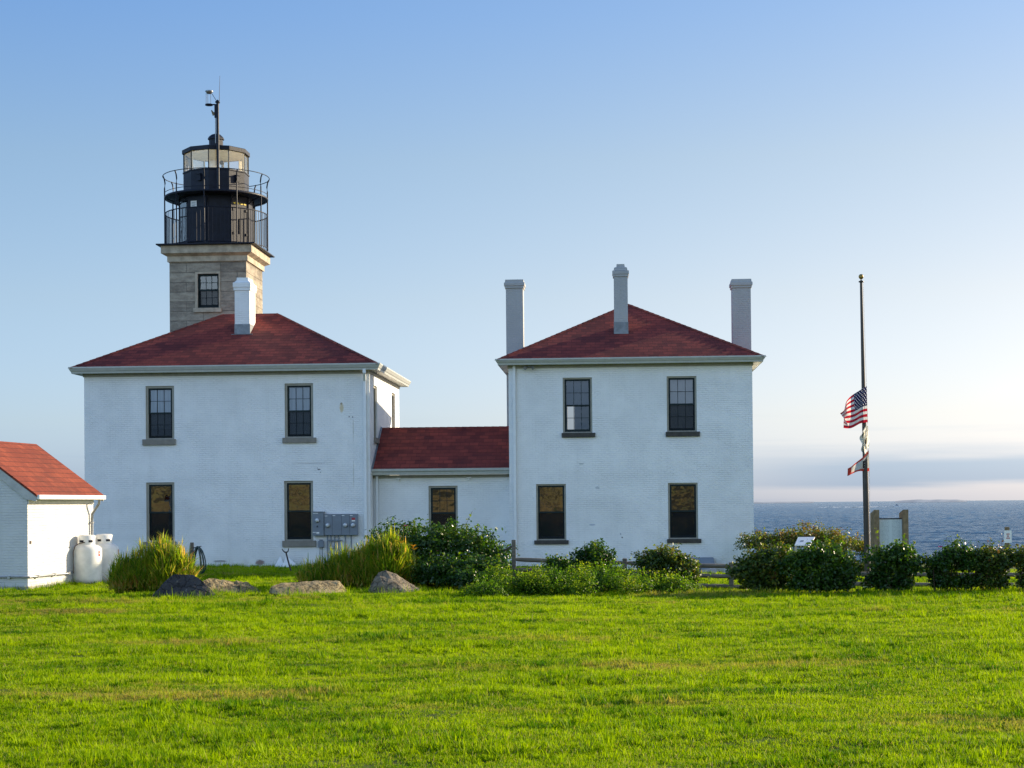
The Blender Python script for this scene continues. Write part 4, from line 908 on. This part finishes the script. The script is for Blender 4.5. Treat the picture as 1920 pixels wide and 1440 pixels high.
# ------------------------------------------------------------ plants
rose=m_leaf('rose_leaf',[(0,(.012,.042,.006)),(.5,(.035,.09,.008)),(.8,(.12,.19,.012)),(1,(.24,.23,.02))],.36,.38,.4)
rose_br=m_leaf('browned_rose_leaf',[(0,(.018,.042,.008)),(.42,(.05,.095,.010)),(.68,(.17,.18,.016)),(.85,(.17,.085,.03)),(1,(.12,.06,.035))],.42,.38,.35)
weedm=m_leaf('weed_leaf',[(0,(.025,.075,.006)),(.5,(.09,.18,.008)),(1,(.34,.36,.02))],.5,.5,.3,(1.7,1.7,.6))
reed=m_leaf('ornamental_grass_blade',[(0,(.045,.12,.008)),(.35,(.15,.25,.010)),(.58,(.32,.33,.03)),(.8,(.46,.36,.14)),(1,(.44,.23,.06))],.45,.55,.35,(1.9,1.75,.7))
M['stem']=simple('brown_stem',(.075,.05,.032),.85,.2,var=.3)
M['stalk']=simple('green_stalk',(.08,.14,.02),.6)
M['pink']=simple('rose_petal',(.65,.08,.25),.5,.3); M['lily']=simple('lily_petal',(.8,.42,.02),.5,.3)
def leaf_mesh(P,Nrm,size,tint,rg):
    n=len(P); Nrm=Nrm/np.linalg.norm(Nrm,axis=1,keepdims=True)
    r=rg.normal(size=(n,3)); a=np.cross(Nrm,r); a/=np.linalg.norm(a,axis=1,keepdims=True)+1e-9; b_=np.cross(Nrm,a)
    L=size[:,None]; Wd=L*rg.uniform(.26,.36,(n,1)); fold=Wd*rg.uniform(-.1,.5,(n,1)); cur=L*rg.uniform(-.25,.05,(n,1))
    v=np.stack([P-a*L*.5,P+b_*Wd+Nrm*fold-a*L*.05,P+a*L*.5+Nrm*cur,P-b_*Wd+Nrm*fold-a*L*.05],1)
    i=np.arange(n)[:,None]*4; f=np.concatenate([i+[0,1,2],i+[0,2,3]],0)
    return v.reshape(-1,3),f,np.repeat(tint,4)
def lump_points(lumps,n,rg,shell=.2,amp=.22,seed=0.):
    wts=np.array([(l[3]*l[4]+l[4]*l[5]+l[3]*l[5]) for l in lumps]); wts/=wts.sum(); out=[];nr=[]
    k=rg.choice(len(lumps),n,p=wts); d=rg.normal(size=(n,3)); d/=np.linalg.norm(d,axis=1,keepdims=True)
    d[:,2]=np.where(d[:,2]<-.3,-d[:,2]*.6,d[:,2]); d/=np.linalg.norm(d,axis=1,keepdims=True)
    for i in range(n):
        l=lumps[k[i]]; q=Vector(d[i])
        nz=noise.noise(q*2.1+Vector((k[i]*3.7+seed,seed,0)))*amp+noise.noise(q*5.5+Vector((seed,k[i]*1.7,2)))*amp*.7
        r=(1+nz)*(1-abs(rg.normal(0,shell)))
        out.append((l[0]+q.x*l[3]*r,l[1]+q.y*l[4]*r,l[2]+q.z*l[5]*r)); nr.append(d[i])
    return np.array(out),np.array(nr)
def shrub(name,loc,lumps,n,size,m,label,cat,group,stems=14,seed=1,shoots=24,flowers=(),fm=None,tb=.0,skirt=1.):
    rg=np.random.default_rng(seed); base=gh(loc[0],loc[1])
    t=thing(name,(loc[0],loc[1],base),0,label,cat,group)
    if skirt: lumps=lumps+[(l[0]*.9+rg.normal(0,.06),l[1]-.05,.2,l[3]*rg.uniform(.5,.85)*skirt,l[4]*.8,.28) for l in lumps]
    P,Nn=lump_points(lumps,n,rg,.28,.62,seed=seed*1.3)
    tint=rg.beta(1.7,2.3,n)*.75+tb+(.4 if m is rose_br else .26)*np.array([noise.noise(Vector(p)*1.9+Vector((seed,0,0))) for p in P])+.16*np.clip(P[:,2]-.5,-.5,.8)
    # upright shoots breaking the outline
    SP=[];SN=[];ST=[];stub=MB()
    for s_ in range(shoots):
        l=lumps[rg.integers(len(lumps))]; a=rg.uniform(0,6.28); e=rg.uniform(.25,1.45); d=np.array([math.cos(a)*math.cos(e),math.sin(a)*math.cos(e),math.sin(e)])
        p0=np.array(l[:3])+d*np.array(l[3:6])*.85; dr=d*.5+np.array([0,0,.8])+rg.normal(0,.2,3); dr/=np.linalg.norm(dr); ln=rg.uniform(.08,.26)*(2.2 if rg.uniform()<.15 else 1.)
        stub.tube([p0-dr*.1,p0+dr*ln],[.006,.003],4,cap=False)
        if m is rose_br and rg.uniform()<.4: continue
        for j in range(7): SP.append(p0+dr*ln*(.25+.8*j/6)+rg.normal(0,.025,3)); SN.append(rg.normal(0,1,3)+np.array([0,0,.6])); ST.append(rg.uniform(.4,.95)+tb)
    if SP: P=np.concatenate([P,np.array(SP)]); Nn=np.concatenate([Nn,np.array(SN)]); tint=np.concatenate([tint,np.array(ST)])
    ok=P[:,2]>.02; P,Nn,tint=P[ok],Nn[ok],np.clip(tint[ok],0,1)
    Nn=Nn*.55+rg.normal(0,.55,Nn.shape)+np.array([0,0,.35])
    v,f,tt=leaf_mesh(P,Nn,rg.uniform(.65,1.3,len(P))*size,tint,rg)
    o=bpy.data.objects.new('foliage',mesh_np('foliage',v,f,tt,m)); COL.objects.link(o); o.parent=t
    b=MB(); b.v=stub.v;b.f=stub.f;b.m=stub.m;b.sm=stub.sm
    for s_ in range(stems):
        l=lumps[rg.integers(len(lumps))]; x=l[0]+rg.uniform(-.55,.55)*l[3]; y=l[1]+rg.uniform(-.5,.5)*l[4]
        p0=Vector((x*.9+rg.normal(0,.03),y*.8,-.05)); p2=Vector((x+rg.normal(0,.1),y+rg.normal(0,.1),l[2]+l[5]*.55)); p1=(p0+p2)/2+Vector((rg.normal(0,.06),rg.normal(0,.06),0))
        b.tube([p0,p1,p2],[.013,.01,.005],5,cap=False)
        for q in range(2):
            e=p1+(p2-p1)*rg.uniform(-.3,.6); b.tube([e,e+Vector((rg.normal(0,.13),rg.normal(0,.13),rg.uniform(.1,.3)))],[.007,.003],4,cap=False)
    b.build('stem',M['stem'],t)
    for (fx,fy,fz) in flowers:
        b=MB()
        for k in range(6):
            a=k*1.047; b.add([(fx,fy,fz),(fx+.05*math.cos(a-.45),fy+.05*math.sin(a-.45),fz+.025),(fx+.07*math.cos(a),fy+.07*math.sin(a),fz+.045),(fx+.05*math.cos(a+.45),fy+.05*math.sin(a+.45),fz+.025)],[(0,1,2,3)])
        b.build('flower',M[fm or 'pink'],t)
    return t
GH='rose bushes of the hedge along the fence'
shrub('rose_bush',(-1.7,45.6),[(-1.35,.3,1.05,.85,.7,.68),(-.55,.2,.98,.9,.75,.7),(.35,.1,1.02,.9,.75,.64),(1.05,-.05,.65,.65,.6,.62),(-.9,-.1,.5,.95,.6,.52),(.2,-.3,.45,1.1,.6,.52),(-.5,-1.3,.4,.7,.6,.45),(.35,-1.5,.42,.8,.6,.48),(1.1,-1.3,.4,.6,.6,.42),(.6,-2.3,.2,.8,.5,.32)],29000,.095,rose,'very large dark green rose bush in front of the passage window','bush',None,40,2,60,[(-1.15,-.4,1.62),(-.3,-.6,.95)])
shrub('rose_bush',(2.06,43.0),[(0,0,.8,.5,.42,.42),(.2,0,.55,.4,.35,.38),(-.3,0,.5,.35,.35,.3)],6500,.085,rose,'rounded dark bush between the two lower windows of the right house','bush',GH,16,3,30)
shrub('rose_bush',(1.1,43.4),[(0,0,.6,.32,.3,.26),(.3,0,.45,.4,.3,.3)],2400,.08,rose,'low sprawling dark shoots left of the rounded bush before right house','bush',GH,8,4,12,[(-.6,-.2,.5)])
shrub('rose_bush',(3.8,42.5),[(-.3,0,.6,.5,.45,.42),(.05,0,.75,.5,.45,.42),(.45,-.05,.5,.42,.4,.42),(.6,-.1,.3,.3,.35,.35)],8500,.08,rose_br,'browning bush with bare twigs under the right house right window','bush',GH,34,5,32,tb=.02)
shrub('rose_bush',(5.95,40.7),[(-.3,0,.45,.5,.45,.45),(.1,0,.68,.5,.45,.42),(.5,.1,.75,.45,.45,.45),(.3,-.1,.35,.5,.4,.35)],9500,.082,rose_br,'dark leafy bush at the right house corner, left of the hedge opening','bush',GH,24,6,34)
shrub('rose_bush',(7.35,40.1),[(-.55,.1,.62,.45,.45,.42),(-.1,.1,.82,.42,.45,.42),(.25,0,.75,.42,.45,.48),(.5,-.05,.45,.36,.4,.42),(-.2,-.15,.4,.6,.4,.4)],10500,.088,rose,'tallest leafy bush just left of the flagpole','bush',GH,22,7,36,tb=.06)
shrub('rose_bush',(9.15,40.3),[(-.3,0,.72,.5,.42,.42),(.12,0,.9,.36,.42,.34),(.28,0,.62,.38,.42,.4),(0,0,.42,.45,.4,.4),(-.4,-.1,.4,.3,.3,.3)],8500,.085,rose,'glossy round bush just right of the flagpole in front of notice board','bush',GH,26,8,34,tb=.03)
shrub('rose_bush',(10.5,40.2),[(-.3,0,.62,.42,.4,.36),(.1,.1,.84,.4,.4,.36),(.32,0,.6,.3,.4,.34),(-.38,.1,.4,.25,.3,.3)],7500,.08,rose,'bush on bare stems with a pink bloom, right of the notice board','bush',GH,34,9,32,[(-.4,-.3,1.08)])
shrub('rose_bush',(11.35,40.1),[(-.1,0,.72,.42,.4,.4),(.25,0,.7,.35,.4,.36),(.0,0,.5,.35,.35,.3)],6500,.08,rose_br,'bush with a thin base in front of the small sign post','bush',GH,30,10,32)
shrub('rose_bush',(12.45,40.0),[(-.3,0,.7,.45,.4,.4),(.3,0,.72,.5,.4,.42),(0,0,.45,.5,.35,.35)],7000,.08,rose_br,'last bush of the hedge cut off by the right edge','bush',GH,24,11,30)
GB='bushes along the bluff edge'
shrub('seaside_bush',(9.0,57.2),[(-.7,0,1.05,.7,.6,.48),(.3,0,1.10,.8,.6,.5)],6500,.08,rose_br,'broad low bush beside the right house corner behind the tilted panel','bush',GB,12,12,24,tb=.1)
shrub('seaside_bush',(10.45,57.5),[(-.4,0,1.20,.8,.6,.55),(.4,0,1.15,.7,.6,.5)],6000,.08,rose_br,'reddish tipped bush above the tilted panel at the bluff edge','bush',GB,12,13,24,tb=.18)
shrub('seaside_bush',(11.65,56.6),[(-.3,0,0.90,.7,.6,.42),(.4,0,0.77,.6,.5,.36)],4500,.08,rose_br,'brownish bush sinking towards the flagpole at the bluff edge','bush',GB,10,14,18,tb=.22)
shrub('seaside_bush',(9.55,52.5),[(-.5,0,.5,.7,.5,.45),(.3,0,.45,.6,.5,.4)],5500,.075,rose_br,'yellow green bush right in front of the tilted panel post','bush',GB,12,15,18,tb=.14)
# low weeds: one mass nobody could count
def weeds():
    rg=np.random.default_rng(31); lumps=[]
    for i in range(46):
        x=rg.uniform(-.8,4.3); front=39.6+.25*math.sin(x*2.1)+max(0,(x-2.2))*.5
        y=front+rg.uniform(.2,2.2); hh=(.62 if x<2.9 else .36)*rg.uniform(.5,1.2)*(1-.0*(y-front))
        lumps.append((x,y,gh(x,y)+hh*.35,rg.uniform(.25,.5),rg.uniform(.25,.4),hh*.75))
    P,Nn=lump_points(lumps,34000,rg,.25,.3,4.); keep=P[:,2]>-.15; P,Nn=P[keep],Nn[keep]
    # tall thin sprigs
    SP=[];
    for s_ in range(420):
        l=lumps[rg.integers(len(lumps))]; p=np.array([l[0]+rg.normal(0,.25),l[1]+rg.normal(0,.2),l[2]+l[5]*.6]); hgt=rg.uniform(.1,.32); d=np.array([rg.normal(0,.15),rg.normal(0,.15),1.])
        for j in range(8): SP.append(p+d*hgt*j/7+rg.normal(0,.018,3))
    SP=np.array(SP); P=np.concatenate([P,SP]); Nn=np.concatenate([Nn,rg.normal(0,1,SP.shape)])
    tint=np.clip(rg.beta(2,2.2,len(P))*.7+.45*np.array([noise.noise(Vector(p)*1.3) for p in P])+.02+.25*np.clip(P[:,2]-.25,-.4,.5),0,1)  # tint lowered near the ground and raised above, painting shade into the bed
    v,f,tt=leaf_mesh(P,Nn*.5+rg.normal(0,.5,Nn.shape)+np.array([0,0,.4]),rg.uniform(.03,.07,len(P)),tint,rg)
    o=bpy.data.objects.new('weeds',mesh_np('weeds',v,f,tt,weedm)); COL.objects.link(o); tag(o,'mass of bright yellow green low weeds in front of the fence','weeds',None,'stuff')
weeds()
def grass_clump(loc,cores,n,label,seed,flowers=()):
    rg=np.random.default_rng(seed); t=thing('ornamental_grass',(loc[0],loc[1],gh(loc[0],loc[1])),0,label,'ornamental grass','ornamental grass clumps')
    Vs=[];Fs=[];Ts=[];off=0
    for (cx,cy,rx,ry,hh,frac) in cores:
        for layer in range(2):
            k=int(n*frac*(.82 if layer==0 else .2)); a=rg.uniform(0,6.28,k); r=rg.uniform(0,1,k)**.55
            if layer==0:      # leaves of the shaggy dome, rooted on their stems at every height
                z=hh*np.sqrt(np.clip(1-(r*.92)**2,.06,1))*rg.uniform(.2,.95,k)*(1+.3*np.array([noise.noise(Vector((q*2,seed,p*2))) for q,p in zip(r*np.cos(a),r*np.sin(a))]))
                lean=np.clip(.4+r*.6+rg.normal(0,.65,k),.05,2.8); L=rg.uniform(.16,.42,k)*(.6+.4*hh); dr=a+rg.normal(0,1.5,k); dp=1.75
            else:             # stems and long arching blades from the ground
                z=0*r-.02; lean=np.clip(r*.9+rg.normal(0,.25,k),.03,1.6); L=hh*rg.uniform(.65,1.02,k)*(1.1-.3*r); dr=a+rg.normal(0,.5,k); dp=1.35; 
            sx=.55 if layer else .95
            base=np.stack([cx+r*rx*sx*np.cos(a),cy+r*ry*sx*np.sin(a),z],-1)
            tint=np.clip(rg.beta(1.7,2.1,k)*.72+.02+.4*(rg.uniform(0,1,k)<.2)+np.where(z<.3*hh,.22,0.)*(layer==0)+.25*np.array([noise.noise(Vector(p)*2.3) for p in base]),0,1)
            v,f,tt=blades(k,base,L,rg.uniform(.014,.032,k),lean,6,dp,rg,tint,dr); Vs.append(v);Fs.append(f+off);Ts.append(tt);off+=len(v)
    o=bpy.data.objects.new('foliage',mesh_np('foliage',np.concatenate(Vs),np.concatenate(Fs),np.concatenate(Ts),reed)); COL.objects.link(o); o.parent=t
    for (fx,fy,fz) in flowers:
        b=MB()
        for k in range(6):
            a=k*1.047; b.add([(fx,fy,fz),(fx+.05*math.cos(a-.4),fy+.05*math.sin(a-.4),fz+.05),(fx+.11*math.cos(a),fy+.11*math.sin(a),fz+.07),(fx+.05*math.cos(a+.4),fy+.05*math.sin(a+.4),fz+.05)],[(0,1,2,3)])
        b.build('lily_flower',M['lily'],t); MB().tube([(fx,fy,fz),(fx+.02,fy+.03,fz-.5)],.006,4).build('flower_stalk',M['stalk'],t)
    return t
grass_clump((-9.3,43.4),[(.4,.05,.66,.5,1.4,.42),(-.1,0,.66,.45,1.2,.3),(-.6,-.05,.48,.4,.95,.2),(.85,.1,.32,.3,1.1,.08)],7800,'dense shaggy grassy clump with straw tips between the tank and dark boulder',41)
grass_clump((-3.9,44.2),[(.65,0,.55,.45,1.34,.34),(.1,0,.6,.45,1.15,.26),(-.5,.05,.65,.42,1.0,.2),(-1.2,.1,.6,.38,.72,.12),(1.0,.0,.34,.3,1.1,.1)],9600,'wide shaggy grass clump with yellow lilies beside the large bush',42,[(1.02,-.4,1.2),(1.36,-.4,1.02),(1.33,-.38,1.1)])

def fringe():
    rg=np.random.default_rng(77); B=[]
    for (x,y,rx,ry,n) in ((-8.0,41.2,.9,.5,520),(-7.15,42.3,.75,.55,420),(-6.62,42.5,.42,.38,240),(-4.95,41.8,1.05,.75,620),(-2.95,42.3,.75,.55,440)):
        a=rg.uniform(0,6.28,n); q=rg.normal(.98,.09,n); X=x+rx*q*np.cos(a); Y=y+ry*q*np.sin(a); B+=[(p,r_,gh(p,r_)-.01) for p,r_ in zip(X,Y)]
    for i in range(700):
        q=rg.uniform(0,4.6); p=S0+NS*q+ES*(.06+abs(rg.normal(0,.05))); B.append((p.x,p.y,gh(p.x,p.y)-.01))
    for i in range(500):
        q=rg.uniform(-3.6,0); p=S0+ES*q-NS*(.06+abs(rg.normal(0,.05))); B.append((p.x,p.y,gh(p.x,p.y)-.01))
    for i in range(1500):
        q=rg.uniform(-10.3,0); p=Lc+EX*q-NY*(.02+abs(rg.normal(0,.08))); B.append((p.x,p.y,gh(p.x,p.y)-.01))
    for i in range(2600):
        x=rg.uniform(4.6,13.5); y=40.2+rg.normal(0,.45); B.append((x,y,gh(x,y)-.01))
    B=np.array(B); n=len(B)
    v,f,t=blades(n,B,rg.uniform(.07,.24,n)*np.where(rg.uniform(0,1,n)<.12,1.5,1.),rg.uniform(.006,.014,n),rg.uniform(.1,1.3,n),4,1.2,rg)
    o=bpy.data.objects.new('grass',mesh_np('grass',v,f,t,M['grass'])); COL.objects.link(o); tag(o,'longer uncut grass left standing round the rocks, walls and hedge','grass',None,'stuff')
fringe()

# ------------------------------------------------------------ flagpole and flags
FP=Vector((9.74,46.4,gh(9.74,46.4))); gzp=FP.z
pole=thing('flagpole',FP,0,'tall dark flagpole with a gold ball on top, behind the hedge','flagpole')
lean=-.09; H=8.22-gzp
def pp(z): return Vector((lean*(z/H)**1.0,0,z))
MB().tube([pp(0),pp(3.4),pp(3.6),pp(H)],[.085,.078,.066,.036],14).build('pole',M['bronze'],pole)
MB().lathe([(.0,H-.02),(.07,H),(.07,H+.03),(.02,H+.05),(.015,H+.09)],lean,0,14).build('truck',M['bronze'],pole)
MB().lathe([(0,H+.08),(.04,H+.09),(.065,H+.13),(.07,H+.155),(.065,H+.18),(.04,H+.215),(0,H+.225)],lean,0,18).build('finial_ball',M['gold'],pole)
MB().box(-.11,.11,-.11,.11,-.1,.12,0,.02).build('base_plate',M['concrete'],pole)
MB().tube([pp(.6)+Vector((.07,-.07,0)),pp(3.)+Vector((.1,-.06,0)),pp(H)+Vector((.05,-.03,0))],.005,5).build('halyard',M['metal'],pole)
MB().box(.02,.1,-.13,-.07,.95,1.2,0,.01).build('cleat',M['metal'],pole)
def cloth(name,fn,nu,nv,m,label,cat,thick=.004):
    vs=[];uvs=[]
    for j in range(nv+1):
        for i in range(nu+1): vs.append(fn(i/nu,j/nv)); uvs.append((i/nu,j/nv))
    fs=[(j*(nu+1)+i,j*(nu+1)+i+1,(j+1)*(nu+1)+i+1,(j+1)*(nu+1)+i) for j in range(nv) for i in range(nu)]
    me=bpy.data.meshes.new(name); me.from_pydata([tuple(v) for v in vs],[],fs); uv=me.uv_layers.new(name='UVMap')
    for l in me.loops: uv.data[l.index].uv=uvs[l.vertex_index]
    me.materials.append(m); me.polygons.foreach_set('use_smooth',[True]*len(fs)); o=bpy.data.objects.new(name,me); COL.objects.link(o)
    o.location=FP; return tag(o,label,cat,'flags on the flagpole')
def clothshader(G,col,tr=.45):
    return G.n('ShaderNodeMixShader',{0:tr,1:G.prin(col,.7,.2),2:G.n('ShaderNodeBsdfTranslucent',{0:col}).outputs[0]}).outputs[0]
def usmat(G):
    s=G.n('ShaderNodeSeparateXYZ',{0:G.coord('UV')}); u,v=s.outputs[0],s.outputs[1]
    st=G.math('MODULO',G.math('FLOOR',G.math('MULTIPLY',v,13.)),2.)
    col=G.mix(st,c4(.5,.015,.035),c4(.8,.78,.75))     # bottom stripe (v 0) red
    can=G.math('MULTIPLY',G.math('LESS_THAN',u,.4),G.math('GREATER_THAN',v,6/13))
    cu=G.math('MULTIPLY',u,11/.4*.5); cv=G.math('MULTIPLY',G.math('SUBTRACT',v,6/13),9/(7/13)*.5)
    def dots(du,dv):
        a=G.math('SUBTRACT',G.math('FRACT',G.math('ADD',cu,du)),.5); b_=G.math('SUBTRACT',G.math('FRACT',G.math('ADD',cv,dv)),.5)
        return G.math('LESS_THAN',G.math('ADD',G.math('MULTIPLY',a,a),G.math('MULTIPLY',b_,b_)),.028)
    star=G.math('MAXIMUM',dots(0.,0.),dots(.5,.5))
    col=G.mix(can,col,G.mix(star,c4(.012,.014,.075),c4(.8,.8,.8)))
    return clothshader(G,col,.4)
def usf(u,v):
    # hoist edge runs down the pole; the fly falls and gathers
    hz=4.36+.99*v-gzp; x0=pp(hz).x+.07; 
    fall=u**1.25; top=v
    x=x0-.84*u**.92*(1-.12*(1-v)*u)+.05*math.sin(u*7+v*2)*u
    z=hz-(.58*top**1.3+.16)*fall+.05*math.sin(u*9.+v*3.5)*u-.10*(1-v)*u*math.sin(u*3.0)
    x+= .26*max(0,u-.8)/.2*(.4+.6*(1-v))*.5
    y=-.10+.16*math.sin(u*10+v*1.8)*u+.07*math.sin(u*17-v*3)*u-.1*u
    return Vector((x,y,z))
cloth('american_flag',usf,52,39,mat('stars_and_stripes',usmat),'red white and blue stars and stripes flag drooping at half mast','flag')
def wf_(u,v):
    hz=3.72+.6*v-gzp; x0=pp(hz).x+.02; w_=.25*(.45+.55*math.sin(math.pi*min(1,(1-v)*1.15)))
    x=x0+.07-w_*u-.05*math.sin(v*9)*u; z=hz-.24*u**1.4-.03*math.sin(u*9); y=-.09-.06*math.sin(u*11+v*6)-.05*math.sin(v*12+u*3)
    return Vector((x,y,z))
def whitem(G): return clothshader(G,G.mix(G.mr(G.noise(G.coord('UV'),4,3),.62,.66),c4(.86,.83,.74),c4(.55,.42,.12)),.55)
cloth('signal_flag',wf_,30,30,mat('cream_cloth',whitem),'crumpled cream white flag with a gold mark, middle of three flags','flag')
def penm(G):
    s=G.n('ShaderNodeSeparateXYZ',{0:G.coord('UV')}); u,v=s.outputs[0],s.outputs[1]
    bd=G.math('MAXIMUM',G.math('GREATER_THAN',v,.84),G.math('MAXIMUM',G.math('LESS_THAN',v,.16),G.math('GREATER_THAN',u,.8)))
    em=G.math('MULTIPLY',G.math('MULTIPLY',G.math('GREATER_THAN',u,.08),G.math('LESS_THAN',u,.3)),G.math('MULTIPLY',G.math('GREATER_THAN',v,.2),G.math('LESS_THAN',v,.7)))
    du=G.math('ABSOLUTE',G.math('SUBTRACT',u,.19)); dv=G.math('ABSOLUTE',G.math('SUBTRACT',G.math('FRACT',G.math('MULTIPLY',v,7.)),.5))
    sp=G.math('MULTIPLY',G.math('LESS_THAN',du,.03),G.math('LESS_THAN',dv,.14))
    col=G.mix(bd,c4(.6,.58,.53),c4(.52,.06,.045)); col=G.mix(em,col,c4(.015,.015,.02)); col=G.mix(G.math('MULTIPLY',em,sp),col,c4(.6,.6,.6))
    return clothshader(G,col,.4)
def penf(u,v):
    hz=3.02+.58*v-gzp; x0=pp(hz).x+.09; x=x0-.6*u-.05*(1-v)*0
    z=hz-(.54*v)*u**.85-.02*math.sin(u*8)*(1-v)-.05*u*(1-v)+.05*math.sin(u*5.5)*(1-v)*.6; y=-.1+.06*math.sin(u*9+v*2)
    if u>.8: z+= (v-.5)*(u-.8)*.35
    return Vector((x,y,z))
cloth('burgee_flag',penf,34,24,mat('red_bordered_cloth',penm),'tattered white pennant with red border, lowest of three flags','flag')

# ------------------------------------------------------------ signs by the sea
nb=thing('notice_board',(11.2,50,gh(11.2,50)),0,'notice board of printed text between two thick wooden posts facing the lawn','notice board'); zb=-nb.location.z
for x in (-.44,.42):
    b=MB(); w_=.075
    b.add([(x-w_,-.1,-.1),(x+w_,-.1,-.1),(x+w_,.45,-.1),(x-w_,.45,-.1),(x-w_,-.1,1.94+zb),(x+w_,-.1,1.94+zb),(x+w_,.45,1.83+zb),(x-w_,.45,1.83+zb)],[(4,5,6,7),(0,1,5,4),(1,2,6,5),(2,3,7,6),(3,0,4,7)]); b.build('post',M['post'],nb)
def textpanel(G):
    s=G.n('ShaderNodeSeparateXYZ',{0:G.coord()}); x,z=s.outputs[0],s.outputs[2]
    ln=G.math('LESS_THAN',G.math('FRACT',G.math('MULTIPLY',z,26.)),.45)
    colm=G.math('MAXIMUM',G.math('MULTIPLY',G.math('GREATER_THAN',x,-.27),G.math('LESS_THAN',x,-.04)),G.math('MULTIPLY',G.math('GREATER_THAN',x,.04),G.math('LESS_THAN',x,.28)))
    word=G.mr(G.noise(G.coord(),1.,2,.5,stretch=(38,1,26)),.42,.5)
    return G.prin(G.mix(G.math('MULTIPLY',G.math('MULTIPLY',ln,colm),G.math('MULTIPLY',word,.55)),c4(.55,.62,.64),c4(.2,.25,.28)),.35,.5)
b=MB(); b.box(-.36,.34,.06,.1,.55,1.66+zb); pn=b.build('panel',mat('printed_panel',textpanel),nb)
MB().box(-.362,.342,.045,.11,1.66+zb,1.69+zb).build('panel_frame',M['black'],pn); MB().box(-.36,.34,.05,.1,.45,.55).build('lower_rail',M['post'],nb)
wp=thing('interpretive_panel',(8.62,50,gh(8.62,50)),0,'low tilted white reading panel on a metal leg among bushes','sign'); zb=-wp.location.z
b=MB(); b.add([(-.3,-.15,.93+zb),(.15,-.15,.93+zb),(.38,.3,1.15+zb),(-.12,.3,1.15+zb),(-.3,-.15,.9+zb),(.15,-.15,.9+zb),(.38,.3,1.12+zb),(-.12,.3,1.12+zb)],[(0,1,2,3),(0,4,5,1),(1,5,6,2),(2,6,7,3),(3,7,4,0),(7,6,5,4)]); b.build('panel',M['white'],wp)
MB().box(-.29,-.235,-.12,-.07,-.1,.91+zb).box(.08,.13,.02,.07,-.1,.96+zb).build('leg',simple('tan_metal',(.45,.38,.28),.5),wp)
b=MB(); b.add([(-.12,0.02,1.017+zb),(-.02,0.02,1.017+zb),(.02,.1,1.056+zb),(-.08,.1,1.056+zb)],[(0,1,2,3)]); b.add([(.06,-.06,.978+zb),(.12,-.06,.978+zb),(.15,.0,1.008+zb),(.09,.0,1.008+zb)],[(0,1,2,3)]); b.build('picture_mark',M['grey_box'],wp)
sg=thing('small_sign',(14.63,50,gh(14.63,50)),0,'small white notice with red lettering on a short wooden post above the hedge','sign'); zb=-sg.location.z
MB().box(-.06,.06,-.06,.06,-.1,1.4+zb,0,.01).build('post',M['post'],sg); b=MB(); b.box(-.11,.11,-.085,-.062,.93+zb,1.3+zb); pl=b.build('plate',M['white'],sg)
b=MB(); 
for z,w_ in ((1.19,.05),(1.13,.03),(1.07,.06)): 
    for i in range(-2,3): b.box(i*w_*.4-.4*w_*.16,i*w_*.4+w_*.16,-.089,-.0855,z+zb-.02,z+zb+.02)
b.build('lettering',M['red'],pl)

# ------------------------------------------------------------ boats
def boat(x,y,s,label,rz):
    t=thing('motor_boat',(x,y,-9),rz,label,'boat','boats on the sea'); t.scale=(s,s,s)
    pr=[(-1,.0),(-.97,.35),(.3,.4),(.8,.25),(1,0)]
    b=MB(); vs=[];n=len(pr)
    top=[(4*x,1.5*y,1.1+.35*max(0,x)) for x,y in pr]+[(4*x,-1.5*y,1.1+.35*max(0,x)) for x,y in pr[::-1][1:-1]]; bot=[(p[0]*.85,p[1]*.6,-.2) for p in top]; k=len(top)
    b.add(top+bot,[tuple(range(k))]+[(i,(i+1)%k,k+(i+1)%k,k+i) for i in range(k)]); b.build('hull',M['white'],t)
    MB().add([(-1.2,-.45,1.1),(1.3,-.45,1.2),(1.3,.45,1.2),(-1.2,.45,1.1),(-1.1,-.4,2.4),(.5,-.4,2.4),(.5,.4,2.4),(-1.1,.4,2.4)],[(4,5,6,7),(0,1,5,4),(1,2,6,5),(2,3,7,6),(3,0,4,7)]).build('cabin',M['grey_box'],t)
    return t
by=3150
boat(717,by,1.9,'white speedboat trailing a long wake out on the sea',0.)
boat(2060,9500,1.6,'tiny white boat right on the horizon beside the flagpole',0.)
b=MB(); n=40; vs=[]
for i in range(n+1):
    t=i/n; x=712-150*t; wd=(6+18*t)*(1-.6*t); vs+=[(x,by-wd,-8.7+.35*math.sin(i)),(x,by,-8.2+.4*math.sin(i*1.7)),(x,by+wd,-8.7)]
b.add(vs,[(3*i+k,3*i+3+k,3*i+4+k,3*i+1+k) for i in range(n) for k in (0,1)],0,True)
def foamm(G):
    p=G.pos(); f=G.mr(G.noise(p,.12,4,.7),.46,.6)
    return G.n('ShaderNodeMixShader',{0:f,1:G.prin(c4(.02,.05,.09),.2),2:G.prin(c4(.75,.78,.8),.8)}).outputs[0]
tag(b.build('wake',mat('wake_foam',foamm)),'white foam wake behind the speedboat','wake',None,'stuff')
